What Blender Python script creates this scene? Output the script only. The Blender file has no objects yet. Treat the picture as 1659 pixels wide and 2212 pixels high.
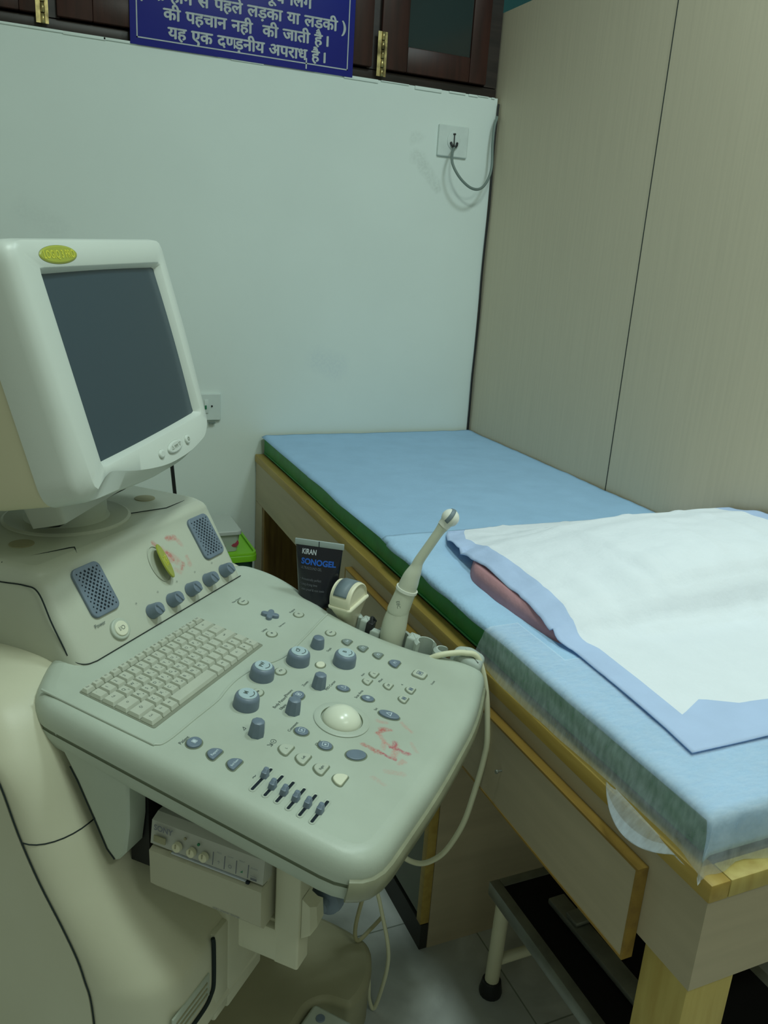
import bpy, bmesh, math, random
from mathutils import Vector, Matrix
PI = math.pi
random.seed(7)
S = bpy.context.scene
C = S.collection

# ------------------------------------------------------------------ camera, light, exposure
cd = bpy.data.cameras.new('camera')
cam = bpy.data.objects.new('camera', cd); C.objects.link(cam)
cd.sensor_fit = 'VERTICAL'; cd.sensor_height = 36.0; cd.lens = 36.0 * 1766.6106 / 2212.0
cd.clip_start = 0.02
CAMP = Vector((-1.3967165, -2.4546683, 1.3166318))
cam.matrix_world = Matrix(((0.9192103, 0.0617512, -0.3888949, CAMP.x),
                           (-0.3887362, 0.2996769, -0.8712508, CAMP.y),
                           (0.0627420, 0.9520402, 0.2994710, CAMP.z),
                           (0, 0, 0, 1)))
S.camera = cam
vs = S.view_settings
vs.view_transform = 'Standard'; vs.look = 'None'; vs.gamma = 1.0; vs.use_curve_mapping = False
vs.exposure = -0.30
W = bpy.data.worlds.new('world'); S.world = W; W.use_nodes = True
bg = W.node_tree.nodes['Background']
bg.inputs[0].default_value = (0.86, 1.0, 0.78, 1); bg.inputs[1].default_value = 0.31

def area_light(name, loc, sx, sy, power, color, target=None):
    l = bpy.data.lights.new(name, 'AREA'); l.shape = 'RECTANGLE'; l.size = sx; l.size_y = sy
    l.energy = power; l.color = color
    o = bpy.data.objects.new(name, l); C.objects.link(o); o.location = loc
    if target is not None:
        o.rotation_euler = (Vector(target) - Vector(loc)).to_track_quat('-Z', 'Y').to_euler()
    return o
area_light('ceiling_light_bed', (-0.12, -1.50, 2.80), 0.30, 0.30, 14.5, (0.80, 0.99, 1.0))
area_light('ceiling_light_rear', (-0.30, -3.30, 2.80), 0.9, 0.15, 10.0, (0.88, 1.0, 0.88), (-0.5, -1.2, 0.6))
area_light('ceiling_light_machine', (-0.90, -1.95, 2.80), 0.26, 0.26, 19.0, (0.82, 1.0, 0.92))

# ------------------------------------------------------------------ materials
def nd(nt, kind, **kw):
    n = nt.nodes.new(kind)
    for k, v in kw.items():
        if k in n.inputs.keys(): n.inputs[k].default_value = v
        else: setattr(n, k, v)
    return n
def mat(name, col, rough=0.5, spec=0.4, noise=0.0, nscale=6.0, bump=0.0, bscale=200.0, metal=0.0, dirt=None, stretch=None, trans=0.0, subs=0.0):
    m = bpy.data.materials.new(name); m.use_nodes = True
    nt = m.node_tree; b = nt.nodes['Principled BSDF']
    b.inputs['Roughness'].default_value = rough
    b.inputs['Specular IOR Level'].default_value = spec
    b.inputs['Metallic'].default_value = metal
    if trans: b.inputs['Transmission Weight'].default_value = trans
    tc = nd(nt, 'ShaderNodeTexCoord')
    src = tc.outputs['Object']
    if stretch:
        mp = nd(nt, 'ShaderNodeMapping'); mp.inputs['Scale'].default_value = stretch
        nt.links.new(src, mp.inputs['Vector']); src = mp.outputs['Vector']
    n1 = nd(nt, 'ShaderNodeTexNoise'); n1.inputs['Scale'].default_value = nscale; n1.inputs['Detail'].default_value = 6
    nt.links.new(src, n1.inputs['Vector'])
    mx = nd(nt, 'ShaderNodeMix', data_type='RGBA')
    d = dirt or tuple(c * (1 - noise) for c in col)
    mx.inputs[6].default_value = (*col, 1); mx.inputs[7].default_value = (*d, 1)
    rp = nd(nt, 'ShaderNodeMapRange'); rp.inputs[1].default_value = 0.38; rp.inputs[2].default_value = 0.72
    nt.links.new(n1.outputs['Fac'], rp.inputs[0])
    nt.links.new(rp.outputs[0], mx.inputs[0])
    nt.links.new(mx.outputs[2], b.inputs['Base Color'])
    m['mix_node'] = mx.name
    if bump:
        n2 = nd(nt, 'ShaderNodeTexNoise'); n2.inputs['Scale'].default_value = bscale; n2.inputs['Detail'].default_value = 3
        nt.links.new(src, n2.inputs['Vector'])
        bp = nd(nt, 'ShaderNodeBump'); bp.inputs['Strength'].default_value = bump; bp.inputs['Distance'].default_value = 0.002
        nt.links.new(n2.outputs['Fac'], bp.inputs['Height']); nt.links.new(bp.outputs['Normal'], b.inputs['Normal'])
    return m
def add_strokes(m, strokes, warp=0.004, wscale=60.0, upright=False):
    """stains: each stroke (ax, ay, bx, by, half width, rgb, strength) in the object's own x-y plane"""
    nt = m.node_tree; b = nt.nodes['Principled BSDF']
    cur = b.inputs['Base Color'].links[0].from_socket
    tc = nd(nt, 'ShaderNodeTexCoord')
    nz = nd(nt, 'ShaderNodeTexNoise'); nz.inputs['Scale'].default_value = wscale; nz.inputs['Detail'].default_value = 4
    nt.links.new(tc.outputs['Object'], nz.inputs['Vector'])
    sb = nd(nt, 'ShaderNodeVectorMath', operation='SUBTRACT'); sb.inputs[1].default_value = (.5, .5, .5)
    nt.links.new(nz.outputs['Color'], sb.inputs[0])
    sc = nd(nt, 'ShaderNodeVectorMath', operation='SCALE'); sc.inputs['Scale'].default_value = warp * 2
    nt.links.new(sb.outputs[0], sc.inputs[0])
    ad = nd(nt, 'ShaderNodeVectorMath', operation='ADD')
    nt.links.new(tc.outputs['Object'], ad.inputs[0]); nt.links.new(sc.outputs[0], ad.inputs[1])
    fl = nd(nt, 'ShaderNodeVectorMath', operation='MULTIPLY'); fl.inputs[1].default_value = (1, 1, 0)
    src = ad.outputs[0]
    if upright:
        sx = nd(nt, 'ShaderNodeSeparateXYZ'); cx = nd(nt, 'ShaderNodeCombineXYZ'); nt.links.new(src, sx.inputs[0])
        nt.links.new(sx.outputs[0], cx.inputs[0]); nt.links.new(sx.outputs[2], cx.inputs[1]); src = cx.outputs[0]
    nt.links.new(src, fl.inputs[0])
    pz = nd(nt, 'ShaderNodeTexNoise'); pz.inputs['Scale'].default_value = wscale * 4
    nt.links.new(tc.outputs['Object'], pz.inputs['Vector'])
    for ax, ay, bx, by, hw, rgb, st in strokes:
        ab = Vector((bx - ax, by - ay, 0)); L2 = max(ab.length_squared, 1e-9)
        pa = nd(nt, 'ShaderNodeVectorMath', operation='SUBTRACT'); pa.inputs[1].default_value = (ax, ay, 0)
        nt.links.new(fl.outputs[0], pa.inputs[0])
        dt = nd(nt, 'ShaderNodeVectorMath', operation='DOT_PRODUCT'); dt.inputs[1].default_value = ab / L2
        nt.links.new(pa.outputs[0], dt.inputs[0])
        cl = nd(nt, 'ShaderNodeClamp'); nt.links.new(dt.outputs['Value'], cl.inputs[0])
        sv = nd(nt, 'ShaderNodeVectorMath', operation='SCALE'); sv.inputs[0].default_value = ab
        nt.links.new(cl.outputs[0], sv.inputs['Scale'])
        df = nd(nt, 'ShaderNodeVectorMath', operation='DISTANCE')
        nt.links.new(pa.outputs[0], df.inputs[0]); nt.links.new(sv.outputs[0], df.inputs[1])
        mr = nd(nt, 'ShaderNodeMapRange'); mr.inputs[1].default_value = hw; mr.inputs[2].default_value = hw * 0.35
        mr.inputs[3].default_value = 0.0; mr.inputs[4].default_value = st
        nt.links.new(df.outputs['Value'], mr.inputs[0])
        ml = nd(nt, 'ShaderNodeMath', operation='MULTIPLY'); nt.links.new(mr.outputs[0], ml.inputs[0])
        r2 = nd(nt, 'ShaderNodeMapRange'); r2.inputs[1].default_value = 0.35; r2.inputs[2].default_value = 0.6
        r2.inputs[3].default_value = 0.35; r2.inputs[4].default_value = 1.0
        nt.links.new(pz.outputs['Fac'], r2.inputs[0]); nt.links.new(r2.outputs[0], ml.inputs[1])
        mx = nd(nt, 'ShaderNodeMix', data_type='RGBA'); mx.inputs[7].default_value = (*rgb, 1)
        nt.links.new(ml.outputs[0], mx.inputs[0]); nt.links.new(cur, mx.inputs[6]); cur = mx.outputs[2]
    nt.links.new(cur, b.inputs['Base Color'])
def nonwoven(name, col, alpha, rough=0.9):
    m = mat(name, col, rough, 0.1, 0.05, 30)
    nt = m.node_tree; b = nt.nodes['Principled BSDF']; out = nt.nodes['Material Output']
    tr = nd(nt, 'ShaderNodeBsdfTransparent'); tl = nd(nt, 'ShaderNodeBsdfTranslucent'); tl.inputs[0].default_value = (*col, 1)
    m1 = nd(nt, 'ShaderNodeMixShader'); m1.inputs[0].default_value = 0.12
    nt.links.new(b.outputs[0], m1.inputs[1]); nt.links.new(tl.outputs[0], m1.inputs[2])
    m2 = nd(nt, 'ShaderNodeMixShader')
    tc = nd(nt, 'ShaderNodeTexCoord'); mp = nd(nt, 'ShaderNodeMapping'); mp.inputs['Scale'].default_value = (30, 64, 24)
    mp.inputs['Rotation'].default_value = (0.5, 0.2, 0.3)
    nt.links.new(tc.outputs['Object'], mp.inputs[0])
    n = nd(nt, 'ShaderNodeTexNoise'); n.inputs['Scale'].default_value = 2.0; n.inputs['Detail'].default_value = 8
    nt.links.new(mp.outputs[0], n.inputs['Vector'])
    r = nd(nt, 'ShaderNodeMapRange'); r.inputs[1].default_value = 0.3; r.inputs[2].default_value = 0.7
    r.inputs[3].default_value = alpha - 0.12; r.inputs[4].default_value = alpha + 0.06
    nt.links.new(n.outputs['Fac'], r.inputs[0]); nt.links.new(r.outputs[0], m2.inputs[0])
    nt.links.new(tr.outputs[0], m2.inputs[1]); nt.links.new(m1.outputs[0], m2.inputs[2])
    nt.links.new(m2.outputs[0], out.inputs['Surface'])
    return m
def marble(name):
    m = mat(name, (0.78, 0.82, 0.80), 0.28, 0.5, 0.35, 5.0)
    nt = m.node_tree; b = nt.nodes['Principled BSDF']; cur = b.inputs['Base Color'].links[0].from_socket
    tc = nd(nt, 'ShaderNodeTexCoord'); mp = nd(nt, 'ShaderNodeMapping'); mp.inputs['Rotation'].default_value = (0, 0, 0.0)
    mp.inputs['Location'].default_value = (0.02, 0.05, 0)
    nt.links.new(tc.outputs['Object'], mp.inputs[0])
    br = nd(nt, 'ShaderNodeTexBrick'); br.offset = 0.0
    br.inputs['Color1'].default_value = (1, 1, 1, 1); br.inputs['Color2'].default_value = (.93, .93, .93, 1); br.inputs['Mortar'].default_value = (.42, .45, .40, 1)
    br.inputs['Scale'].default_value = 1.0; br.inputs['Mortar Size'].default_value = 0.0016
    br.inputs['Brick Width'].default_value = 0.3; br.inputs['Row Height'].default_value = 0.3
    nt.links.new(mp.outputs[0], br.inputs['Vector'])
    wv = nd(nt, 'ShaderNodeTexNoise'); wv.inputs['Scale'].default_value = 3.5; wv.inputs['Detail'].default_value = 10; wv.inputs['Distortion'].default_value = 1.6
    nt.links.new(tc.outputs['Object'], wv.inputs['Vector'])
    vr = nd(nt, 'ShaderNodeMapRange'); vr.inputs[1].default_value = 0.36; vr.inputs[2].default_value = 0.54; vr.inputs[3].default_value = 1.0; vr.inputs[4].default_value = 0.78
    nt.links.new(wv.outputs['Fac'], vr.inputs[0])
    x1 = nd(nt, 'ShaderNodeMix', data_type='RGBA', blend_type='MULTIPLY'); x1.inputs[0].default_value = 1
    nt.links.new(cur, x1.inputs[6]); nt.links.new(br.outputs['Color'], x1.inputs[7])
    x2 = nd(nt, 'ShaderNodeMix', data_type='RGBA', blend_type='MULTIPLY'); x2.inputs[0].default_value = 1
    nt.links.new(x1.outputs[2], x2.inputs[6]); nt.links.new(vr.outputs[0], x2.inputs[7])
    nt.links.new(x2.outputs[2], b.inputs['Base Color'])
    return m
def wood(name, col, dark, scale=(3, 30, 30), rough=0.5):
    return mat(name, col, rough, 0.35, 0, 2.0, 0.1, 90, dirt=dark, stretch=scale)

M = {}
M['wall'] = mat('wall_paint', (0.70, 0.78, 0.74), 0.85, 0.15, 0.05, 2.5, 0.12, 60)
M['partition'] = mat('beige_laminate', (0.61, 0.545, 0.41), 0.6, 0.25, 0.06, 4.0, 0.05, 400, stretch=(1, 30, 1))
M['teal'] = mat('teal_paint', (0.05, 0.16, 0.16), 0.8, 0.2)
M['ceil'] = mat('ceiling_paint', (0.78, 0.80, 0.76), 0.9, 0.1)
M['floor'] = marble('marble_floor')
M['gap'] = mat('dark_gap', (0.02, 0.03, 0.03), 0.8, 0.2)
M['mahogany'] = wood('mahogany_wood', (0.045, 0.016, 0.012), (0.022, 0.010, 0.008), (30, 30, 3), 0.38)
M['frame_wood'] = wood('varnished_wood', (0.040, 0.030, 0.026), (0.022, 0.018, 0.016), (3, 30, 30), 0.35)
M['dark_glass'] = mat('dark_glass', (0.022, 0.030, 0.028), 0.2, 0.5)
M['brass'] = mat('brass', (0.62, 0.50, 0.22), 0.35, 0.5, 0.5, 40, metal=0.85, dirt=(0.12, 0.09, 0.04))
M['sign_blue'] = mat('blue_enamel', (0.012, 0.016, 0.22), 0.35, 0.4, 0.1)
M['sign_white'] = mat('sign_lettering', (0.46, 0.50, 0.52), 0.6, 0.2, 0.15, 30)
M['plate'] = mat('switch_plate', (0.62, 0.70, 0.665), 0.5, 0.4, 0.08, 30)
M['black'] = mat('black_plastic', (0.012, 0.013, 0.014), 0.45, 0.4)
M['greycord'] = mat('grey_cord', (0.17, 0.22, 0.20), 0.5, 0.3)
M['green_led'] = mat('green_plastic', (0.02, 0.18, 0.08), 0.4, 0.4)
# bed
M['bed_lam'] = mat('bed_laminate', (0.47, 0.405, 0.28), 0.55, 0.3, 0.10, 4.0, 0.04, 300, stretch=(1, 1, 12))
M['lipping'] = wood('yellow_lipping', (0.46, 0.33, 0.08), (0.36, 0.24, 0.05), (30, 3, 30))
M['lip_dark'] = wood('dark_lipping', (0.32, 0.20, 0.04), (0.22, 0.13, 0.03), (30, 3, 30))
M['leg_wood'] = wood('yellow_pine', (0.52, 0.42, 0.13), (0.42, 0.31, 0.08), (30, 30, 3))
M['brown_wood'] = wood('brown_board', (0.30, 0.19, 0.05), (0.18, 0.10, 0.03), (30, 30, 3))
M['rexine'] = mat('green_rexine', (0.014, 0.25, 0.048), 0.45, 0.4, 0.25, 25, 0.15, 120)
M['sheet'] = mat('blue_sheet', (0.35, 0.545, 0.765), 0.9, 0.1, 0.06, 14, 0.35, 160)
M['sheet2'] = mat('light_blue_sheet', (0.42, 0.63, 0.86), 0.9, 0.1, 0.08, 18, 0.6, 120)
M['pad'] = mat('white_pad', (0.84, 0.88, 0.95), 0.9, 0.1, 0.03, 20, 0.5, 110)
M['pad_blue'] = mat('blue_pad_border', (0.50, 0.63, 0.90), 0.8, 0.2, 0.06, 20, 0.2, 140)
M['drape'] = nonwoven('nonwoven_drape', (0.76, 0.88, 1.0), 0.38)
M['pink'] = mat('pink_fabric', (0.56, 0.30, 0.33), 0.9, 0.1, 0.15, 20, 0.4, 120)
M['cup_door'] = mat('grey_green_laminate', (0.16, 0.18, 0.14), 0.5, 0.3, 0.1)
M['plinth'] = mat('dark_plinth', (0.03, 0.03, 0.025), 0.6, 0.3)
M['rubber'] = mat('black_rubber', (0.006, 0.006, 0.006), 0.7, 0.2)
M['steel'] = mat('dull_steel', (0.30, 0.32, 0.28), 0.35, 0.5, 0.3, 20, metal=0.6)
M['cream_tube'] = mat('cream_tube', (0.66, 0.64, 0.46), 0.4, 0.4, 0.1)
# machine
PL = (0.475, 0.535, 0.455)
M['plastic'] = mat('grey_beige_plastic', PL, 0.42, 0.4, 0.0, 5.0, 0.06, 500, dirt=(0.43, 0.48, 0.40))
M['panel'] = mat('control_panel_plastic', PL, 0.40, 0.4, 0.0, 7.0, 0.06, 500, dirt=(0.41, 0.46, 0.385))
M['riser'] = mat('speaker_housing_plastic', (0.50, 0.54, 0.45), 0.42, 0.4, 0.0, 5.0, 0.06, 500, dirt=(0.47, 0.49, 0.40))
M['cream'] = mat('cream_plastic', (0.60, 0.60, 0.46), 0.42, 0.4, 0.0, 3.0, 0.04, 400, dirt=(0.53, 0.52, 0.38))
M['bezel'] = mat('monitor_bezel_plastic', (0.60, 0.65, 0.60), 0.38, 0.4, 0.0, 3.0, 0.03, 500, dirt=(0.56, 0.61, 0.56))
M['monitor_side'] = mat('monitor_back_plastic', (0.66, 0.63, 0.44), 0.5, 0.3, 0.0, 3.0, dirt=(0.60, 0.57, 0.40))
M['key'] = mat('key_plastic', (0.50, 0.53, 0.44), 0.5, 0.35, 0.08, 40)
M['well'] = mat('keyboard_well', (0.24, 0.26, 0.20), 0.7, 0.2)
M['knob'] = mat('blue_grey_plastic', (0.165, 0.215, 0.275), 0.38, 0.4, 0.1, 60)
M['knob_dusty'] = mat('dusty_grey_plastic', (0.22, 0.27, 0.25), 0.5, 0.3, 0.15, 60)
M['cap'] = mat('pale_knob_cap', (0.42, 0.54, 0.58), 0.4, 0.4)
M['clearkey'] = mat('translucent_key', (0.49, 0.54, 0.45), 0.3, 0.4)
M['lit'] = mat('ivory_key', (0.72, 0.74, 0.58), 0.4, 0.4)
M['ring_dirt'] = mat('grimy_groove', (0.17, 0.20, 0.14), 0.8, 0.2)
M['ink'] = mat('dark_print', (0.10, 0.13, 0.12), 0.7, 0.2)
M['inkw'] = mat('white_print', (0.55, 0.64, 0.70), 0.6, 0.2)
M['slot'] = mat('slot_dark', (0.012, 0.02, 0.028), 0.7, 0.2)
M['ball'] = mat('ivory_ball', (0.74, 0.78, 0.64), 0.25, 0.5)
M['lime'] = mat('lime_badge', (0.36, 0.40, 0.06), 0.4, 0.4, 0.1, 30)
M['yellow'] = mat('yellow_print', (0.56, 0.56, 0.06), 0.4, 0.4)
M['screen'] = mat('screen_glass', (0.042, 0.068, 0.088), 0.22, 0.5)
M['grime'] = mat('worn_bumper', (0.27, 0.28, 0.19), 0.3, 0.5, 0.2, 30)
M['base'] = mat('base_plastic', (0.33, 0.32, 0.20), 0.55, 0.3, 0.25, 5)
M['printer'] = mat('printer_plastic', (0.46, 0.45, 0.34), 0.5, 0.35, 0.06, 10)
M['strip'] = mat('printer_strip', (0.44, 0.45, 0.40), 0.5, 0.3)
M['holder'] = mat('holder_plastic', (0.44, 0.50, 0.45), 0.5, 0.35, 0.1, 30)
M['tube_black'] = mat('gel_tube_black', (0.008, 0.009, 0.016), 0.22, 0.5)
M['tube_cap'] = mat('gel_tube_crimp', (0.34, 0.40, 0.40), 0.3, 0.5)
M['blue_print'] = mat('blue_print', (0.02, 0.12, 0.55), 0.4, 0.4)
M['grey_print'] = mat('grey_print', (0.16, 0.17, 0.20), 0.5, 0.3)
M['light_print'] = mat('light_print', (0.50, 0.54, 0.60), 0.5, 0.3)
M['probe'] = mat('ivory_probe', (0.74, 0.72, 0.54), 0.35, 0.4)
M['probe2'] = mat('pale_probe', (0.60, 0.63, 0.51), 0.32, 0.4, 0.05, 30)
M['probe_w'] = mat('white_probe', (0.78, 0.80, 0.72), 0.25, 0.5)
M['lens'] = mat('grey_lens', (0.17, 0.22, 0.25), 0.45, 0.3)
M['cable'] = mat('cream_cable', (0.70, 0.70, 0.50), 0.45, 0.35)
M['cord_dull'] = mat('dull_cable', (0.42, 0.40, 0.24), 0.5, 0.3)
M['lime_box'] = mat('lime_plastic', (0.20, 0.52, 0.02), 0.4, 0.4)
M['bin'] = mat('dark_green_plastic', (0.03, 0.10, 0.06), 0.5, 0.3)
M['clear_box'] = mat('cloudy_plastic', (0.42, 0.46, 0.42), 0.3, 0.4)
M['red'] = mat('red_plastic', (0.35, 0.05, 0.09), 0.4, 0.4)

RED = (0.50, 0.06, 0.06); PINK = (0.55, 0.28, 0.24); CRIM = (0.45, 0.03, 0.08)
add_strokes(M['panel'], [
    (0.0275, -0.040, 0.030, -0.050, .0045, PINK, .5),
    (0.004, -0.050, 0.014, -0.054, .0050, RED, .75), (0.014, -0.050, 0.020, -0.060, .0048, RED, .5),
    (0.002, -0.053, -0.008, -0.066, .0042, PINK, .7), (-0.008, -0.066, -0.010, -0.078, .0040, PINK, .6),
    (-0.029, -0.045, -0.031, -0.070, .0050, RED, .65), (-0.031, -0.070, -0.031, -0.088, .0036, CRIM, .7),
    (-0.028, -0.086, -0.006, -0.080, .0055, PINK, .7), (-0.006, -0.078, 0.000, -0.076, .0045, CRIM, .7),
    (-0.012, -0.074, -0.010, -0.098, .0042, CRIM, .75), (-0.020, -0.068, -0.004, -0.064, .004, PINK, .5),
    (-0.034, -0.097, -0.028, -0.099, .005, PINK, .6),
    (0.044, -0.068, 0.034, -0.084, .0040, PINK, .5), (0.012, -0.094, 0.000, -0.106, .004, PINK, .35),
    (-0.058, -0.088, -0.050, -0.108, .0055, PINK, .35), (-0.078, -0.080, -0.082, -0.096, .0045, PINK, .3)], 0.004, 90)
add_strokes(M['riser'], [
    (0.096, 0.110, 0.102, 0.095, .0055, RED, .55), (0.128, 0.108, 0.142, 0.104, .0065, RED, .6),
    (0.142, 0.104, 0.150, 0.090, .0055, PINK, .5), (0.106, 0.096, 0.112, 0.078, .0070, PINK, .6),
    (0.112, 0.086, 0.126, 0.070, .0095, PINK, .55), (0.113, 0.088, 0.119, 0.076, .0035, RED, .6),
    (0.126, 0.056, 0.133, 0.062, .0055, RED, .55), (0.148, 0.068, 0.146, 0.056, .0055, PINK, .5),
    (0.112, 0.060, 0.120, 0.052, .006, PINK, .4)], 0.005, 70)

# ------------------------------------------------------------------ mesh helpers
def bm_new(): return bmesh.new()
def setmat(faces, i):
    for fc in faces: fc.material_index = i
def add_faces(bm, verts, faces, mi=0, mtx=None, smooth=False):
    vsx = [bm.verts.new((mtx @ Vector(v)) if mtx else Vector(v)) for v in verts]
    out = []
    for fc in faces:
        try:
            nf = bm.faces.new([vsx[i] for i in fc]); nf.material_index = mi; nf.smooth = smooth; out.append(nf)
        except ValueError: pass
    return out
def box(bm, lo, hi, mi=0, bev=0.0, seg=2, mtx=None):
    t = bmesh.new()
    x0, y0, z0 = lo; x1, y1, z1 = hi
    v = [t.verts.new(p) for p in ((x0,y0,z0),(x1,y0,z0),(x1,y1,z0),(x0,y1,z0),(x0,y0,z1),(x1,y0,z1),(x1,y1,z1),(x0,y1,z1))]
    for q in ((0,3,2,1),(4,5,6,7),(0,1,5,4),(1,2,6,5),(2,3,7,6),(3,0,4,7)): t.faces.new([v[i] for i in q])
    if bev > 0: bmesh.ops.bevel(t, geom=t.edges[:], offset=bev, segments=seg, affect='EDGES', profile=0.5)
    merge(bm, t, mi, mtx, smooth=bev > 0)
def merge(bm, t, mi=None, mtx=None, smooth=None):
    t.verts.ensure_lookup_table(); mp = {}
    for v in t.verts: mp[v] = bm.verts.new((mtx @ v.co) if mtx else v.co)
    for fc in t.faces:
        try:
            nf = bm.faces.new([mp[v] for v in fc.verts])
            nf.material_index = fc.material_index if mi is None else mi
            nf.smooth = fc.smooth if smooth is None else smooth
        except ValueError: pass
    t.free()
def loft(bm, loops, mi=0, cap0=True, cap1=True, mtx=None, smooth=True, closed=True, mis=None):
    """loops: lists of same-length 3D points"""
    rows = [[bm.verts.new((mtx @ Vector(p)) if mtx else Vector(p)) for p in lp] for lp in loops]
    n = len(rows[0])
    for k in range(len(rows) - 1):
        for i in range(n if closed else n - 1):
            j = (i + 1) % n
            try:
                fc = bm.faces.new((rows[k][i], rows[k][j], rows[k+1][j], rows[k+1][i])); fc.smooth = smooth
                fc.material_index = mis[k] if mis else mi
            except ValueError: pass
    for cap, row in ((cap0, rows[0][::-1]), (cap1, rows[-1])):
        if cap:
            try:
                fc = bm.faces.new(row); fc.material_index = mi if not mis else (mis[0] if row is not rows[-1] else mis[-1])
            except ValueError: pass
    return rows
def circle(r, n=24, cx=0, cy=0, z=0, rx=None): return [(cx + (rx or r) * math.cos(2*PI*i/n), cy + r * math.sin(2*PI*i/n), z) for i in range(n)]
def lathe(bm, prof, n=28, mi=0, mtx=None, mis=None, cap0=True, cap1=True):
    loft(bm, [circle(max(r, 1e-5), n, z=z) for r, z in prof], mi, cap0, cap1, mtx, True, True, mis)
def catmull(pts, sub=8):
    pts = [Vector(p) for p in pts]; out = []
    P = [pts[0] * 2 - pts[1]] + pts + [pts[-1] * 2 - pts[-2]]
    for i in range(1, len(P) - 2):
        a, b, c, d = P[i-1:i+3]
        for k in range(sub):
            t = k / sub
            out.append(0.5 * ((2*b) + (c - a)*t + (2*a - 5*b + 4*c - d)*t*t + (3*b - a - 3*c + d)*t**3))
    out.append(pts[-1]); return out
def tube(bm, pts, r, n=10, mi=0, smooth_path=True, sub=8, radii=None):
    path = catmull(pts, sub) if smooth_path else [Vector(p) for p in pts]
    N = len(path); loops = []
    up = None
    for i, p in enumerate(path):
        t = (path[min(i+1, N-1)] - path[max(i-1, 0)]).normalized()
        if up is None:
            up = t.orthogonal().normalized()
        else:
            up = (up - t * up.dot(t)).normalized()
        s = t.cross(up)
        rr = r
        if radii:
            x = i / (N - 1) * (len(radii) - 1); k = min(int(x), len(radii) - 2); rr = radii[k] + (radii[k+1] - radii[k]) * (x - k)
        loops.append([p + up * rr * math.cos(2*PI*j/n) + s * rr * math.sin(2*PI*j/n) for j in range(n)])
    loft(bm, loops, mi)
def rrect(w, h, r, n=6, cx=0, cy=0):
    pts = []
    for sx, sy, a0 in ((1, 1, 0), (-1, 1, PI/2), (-1, -1, PI), (1, -1, 1.5*PI)):
        for k in range(n + 1):
            a = a0 + PI/2 * k / n
            pts.append((cx + sx*(w/2 - r) + r*math.cos(a), cy + sy*(h/2 - r) + r*math.sin(a)))
    return pts
def fillet(poly, rad, n=5):
    out = []; N = len(poly)
    for i in range(N):
        p0, p, p1 = Vector(poly[i-1]), Vector(poly[i]), Vector(poly[(i+1) % N])
        r = rad[i] if isinstance(rad, (list, tuple)) else rad
        a = (p0 - p); b = (p1 - p)
        d = min(r, a.length * .45, b.length * .45)
        A = p + a.normalized() * d; B = p + b.normalized() * d
        for k in range(n + 1):
            t = k / n
            out.append(tuple(A * (1-t)**2 + p * 2*t*(1-t) + B * t*t))
    return out
def inset(poly, d):
    """ccw polygon moved inward by d"""
    N = len(poly); out = []
    for i in range(N):
        p0, p, p1 = Vector(poly[i-1]), Vector(poly[i]), Vector(poly[(i+1) % N])
        e0 = (p - p0); e1 = (p1 - p)
        n = Vector((0, 0))
        for e in (e0, e1):
            if e.length > 1e-9: n += Vector((-e.y, e.x)).normalized()
        if n.length < 1e-9: n = Vector((0, 1))
        n.normalize()
        out.append(tuple(p + n * d))
    return out
def prism(bm, poly, z0, z1, bev=0.0, mi=0, mtx=None, top_in=0.0):
    """solid from a ccw outline, its top edge rounded"""
    L = [[(x, y, z0) for x, y in poly]]
    if bev > 0:
        L.append([(x, y, z1 - bev) for x, y in poly])
        for k in (1, 2, 3):
            a = PI/2 * k / 3
            L.append([(x, y, z1 - bev + bev*math.sin(a)) for x, y in inset(poly, bev*(1-math.cos(a)))])
    else:
        L.append([(x, y, z1) for x, y in poly])
    loft(bm, L, mi, mtx=mtx)
_txt = {}
def text_geo(body, size, bold=0.0, align='CENTER'):
    key = (body, size, bold, align)
    if key in _txt: return _txt[key]
    cu = bpy.data.curves.new('lettering', 'FONT'); cu.body = body; cu.size = size; cu.align_x = align; cu.align_y = 'CENTER' if align == 'CENTER' else 'BOTTOM_BASELINE'
    cu.offset = bold; cu.resolution_u = 4
    o = bpy.data.objects.new('lettering', cu); C.objects.link(o)
    dg = bpy.context.evaluated_depsgraph_get(); dg.update()
    me = bpy.data.meshes.new_from_object(o.evaluated_get(dg))
    g = ([tuple(v.co) for v in me.vertices], [tuple(p.vertices) for p in me.polygons])
    bpy.data.objects.remove(o); bpy.data.curves.remove(cu); bpy.data.meshes.remove(me)
    _txt[key] = g
    return g
def text(bm, body, size, mtx, mi=0, bold=0.0, align='CENTER', fit_w=None):
    vsx, fs = text_geo(body, size, bold, align)
    if not vsx: return
    if fit_w:
        x0 = min(v[0] for v in vsx); x1 = max(v[0] for v in vsx); k = fit_w / (x1 - x0)
        vsx = [(((v[0] - x0) * k) if align != 'CENTER' else v[0] * k, v[1], v[2]) for v in vsx]
    add_faces(bm, vsx, fs, mi, mtx)
def link(name, bm, mats, parent=None, mtx=None, sharp=35.0):
    bmesh.ops.recalc_face_normals(bm, faces=bm.faces[:])
    for e in bm.edges:
        if len(e.link_faces) == 2:
            e.smooth = e.calc_face_angle(0) < math.radians(sharp)
    me = bpy.data.meshes.new(name); bm.to_mesh(me); bm.free()
    if not isinstance(mats, (list, tuple)): mats = [mats]
    for m_ in mats: me.materials.append(M[m_] if isinstance(m_, str) else m_)
    o = bpy.data.objects.new(name, me); C.objects.link(o)
    if parent: o.parent = parent
    if mtx is not None: o.matrix_local = mtx
    return o
def empty(name, loc, rz=0.0):
    o = bpy.data.objects.new(name, None); C.objects.link(o); o.location = loc; o.rotation_euler = (0, 0, rz); o.empty_display_size = 0.1
    return o
def tag(o, label, cat, group=None):
    o['label'] = label; o['category'] = cat
    if group: o['group'] = group
    return o
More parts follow.
